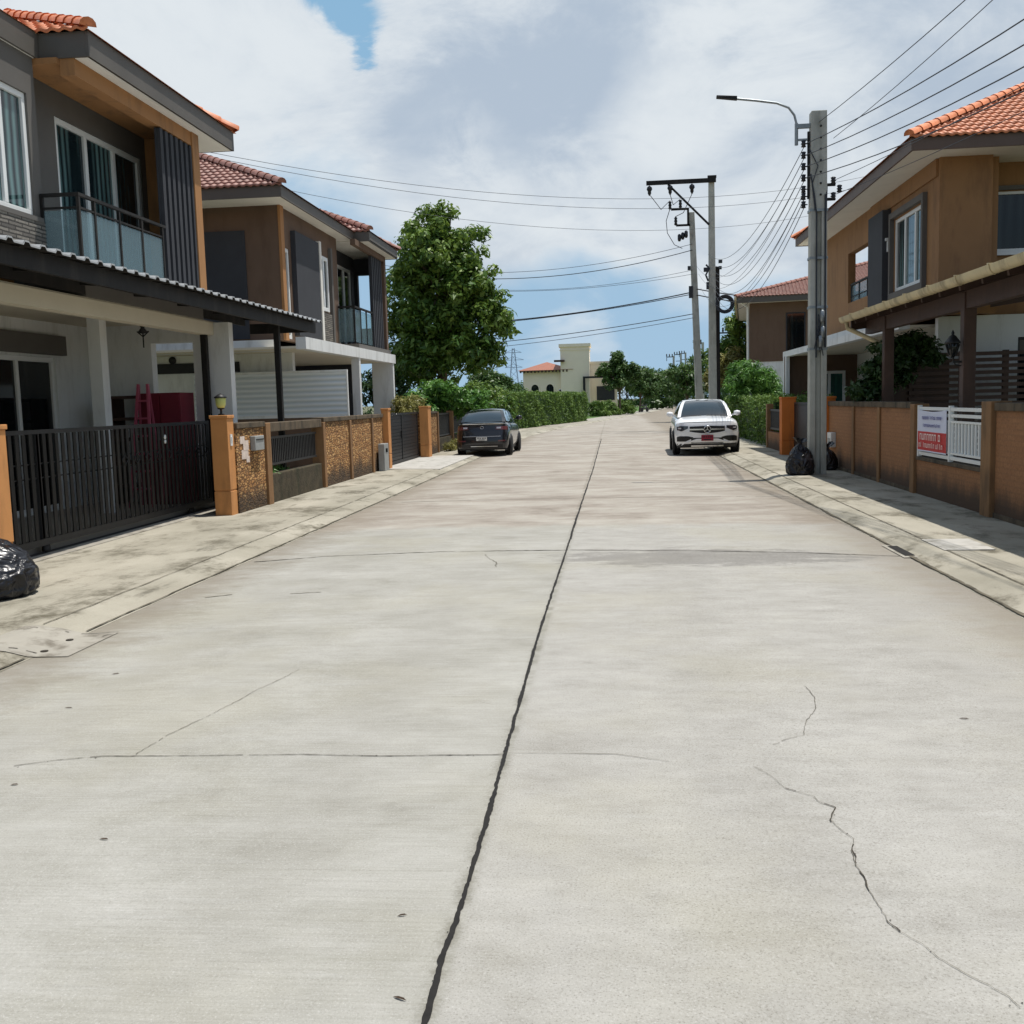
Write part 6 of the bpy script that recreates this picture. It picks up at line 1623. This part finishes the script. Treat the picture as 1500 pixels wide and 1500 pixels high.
for x, y, r_, z in ((6.5, 150, 2.2, 3.1), (9.2, 168, 2.8, 3.4), (6.5, 185, 3.2, 4.0), (11.8, 200, 3.0, 3.6), (14.5, 215, 3.6, 4.4), (9.5, 225, 3.8, 4.2), (19.5, 232, 3.6, 4.0), (23.0, 215, 3.4, 4.6), (18.2, 170, 2.6, 3.8), (19.5, 190, 3.0, 4.4), (16.6, 128, 2.2, 3.6), (16.0, 245, 4.2, 4.0), (13.6, 112, 2.0, 3.2), (3.0, 210, 3.6, 4.0), (-4, 230, 4.2, 4.0), (-16, 215, 4.0, 3.4)):
    tree('far_tree', 'rounded green tree in the distant row along the far road', (x, y, 0), [((x, y, z), (r_, r_, z * .8)), ((x + r_ * .5, y - 1, z * .8), (r_ * .7, r_ * .7, z * .6)), ((x, y - 1.5, .9), (r_ * 1.1, 1.2, .9))], 'leaffar', 75, 30, r_ * .26, .42, .22, .15, group='distant trees along the far road'); k += 1
tree('garden_tree', 'feathery bright green bush above the right hedge before the brown house', (5.9, 43, 0), [((5.6, 42.5, 2.1), (1.1, 1.2, .9)), ((6.3, 43, 1.7), (.7, .9, .6)), ((5.3, 43.5, 2.4), (.6, .8, .8))], 'leafbright', 150, 46, .26, .2, .05, .08, cat='bush')
tree('garden_tree', 'tall slender dark tree left of the far brown house', (7.4, 62, 0), [((7.3, 62, 5.0), (.8, .9, 1.9)), ((6.6, 62, 3.4), (1.1, 1.1, 1.5)), ((8.0, 63, 4.2), (.8, .9, 1.6))], 'leafdeep', 120, 40, .32, .2, .1, .1)
tree('garden_tree', 'yellow green tree top between the tall pole and dark slender tree', (6.9, 58, 0), [((6.7, 58, 3.3), (.9, .9, 1.0)), ((6.0, 58.5, 2.6), (.8, .8, .9))], 'leafyellow', 70, 36, .3, .18, .08, .08)
tree('garden_tree', 'green tree filling the gap between the two far poles', (5.2, 72, 0), [((4.9, 72, 2.5), (1.6, 1.4, 1.5)), ((6.2, 73, 3.3), (1.2, 1.2, 1.5))], 'leaffar', 90, 36, .38, .22, .11, .1)
tree('weed_clump', 'low green weeds growing behind the dark fence panel on the low wall', (-6.2, 18.4, 0), [((-6.2, 17.9, .5), (.12, .5, .16)), ((-6.25, 18.9, .46), (.12, .5, .14))], 'leafbright', 40, 24, .1, .09, .022, .015, cat='weeds')
tree('weed_clump', 'straggly weeds at the foot of the fence left of the dark sedan', (-5.7, 36.5, 0), [((-5.7, 35.6, .12), (.2, .6, .2)), ((-5.65, 37, .15), (.22, .8, .26))], 'leafyellow', 40, 24, .12, .12, .025, .012, cat='weeds')
tree('climbing_plant', 'dark bushy climber beside the timber carport post behind the wall', (5.2, 21.3, 0), [((5.45, 21.0, 2.05), (.45, .5, .75)), ((5.1, 21.2, 1.75), (.34, .4, .5)), ((5.95, 21.0, 2.35), (.5, .4, .5))], 'leafdark', 110, 44, .16, .10, .055, .05, cat='plant')
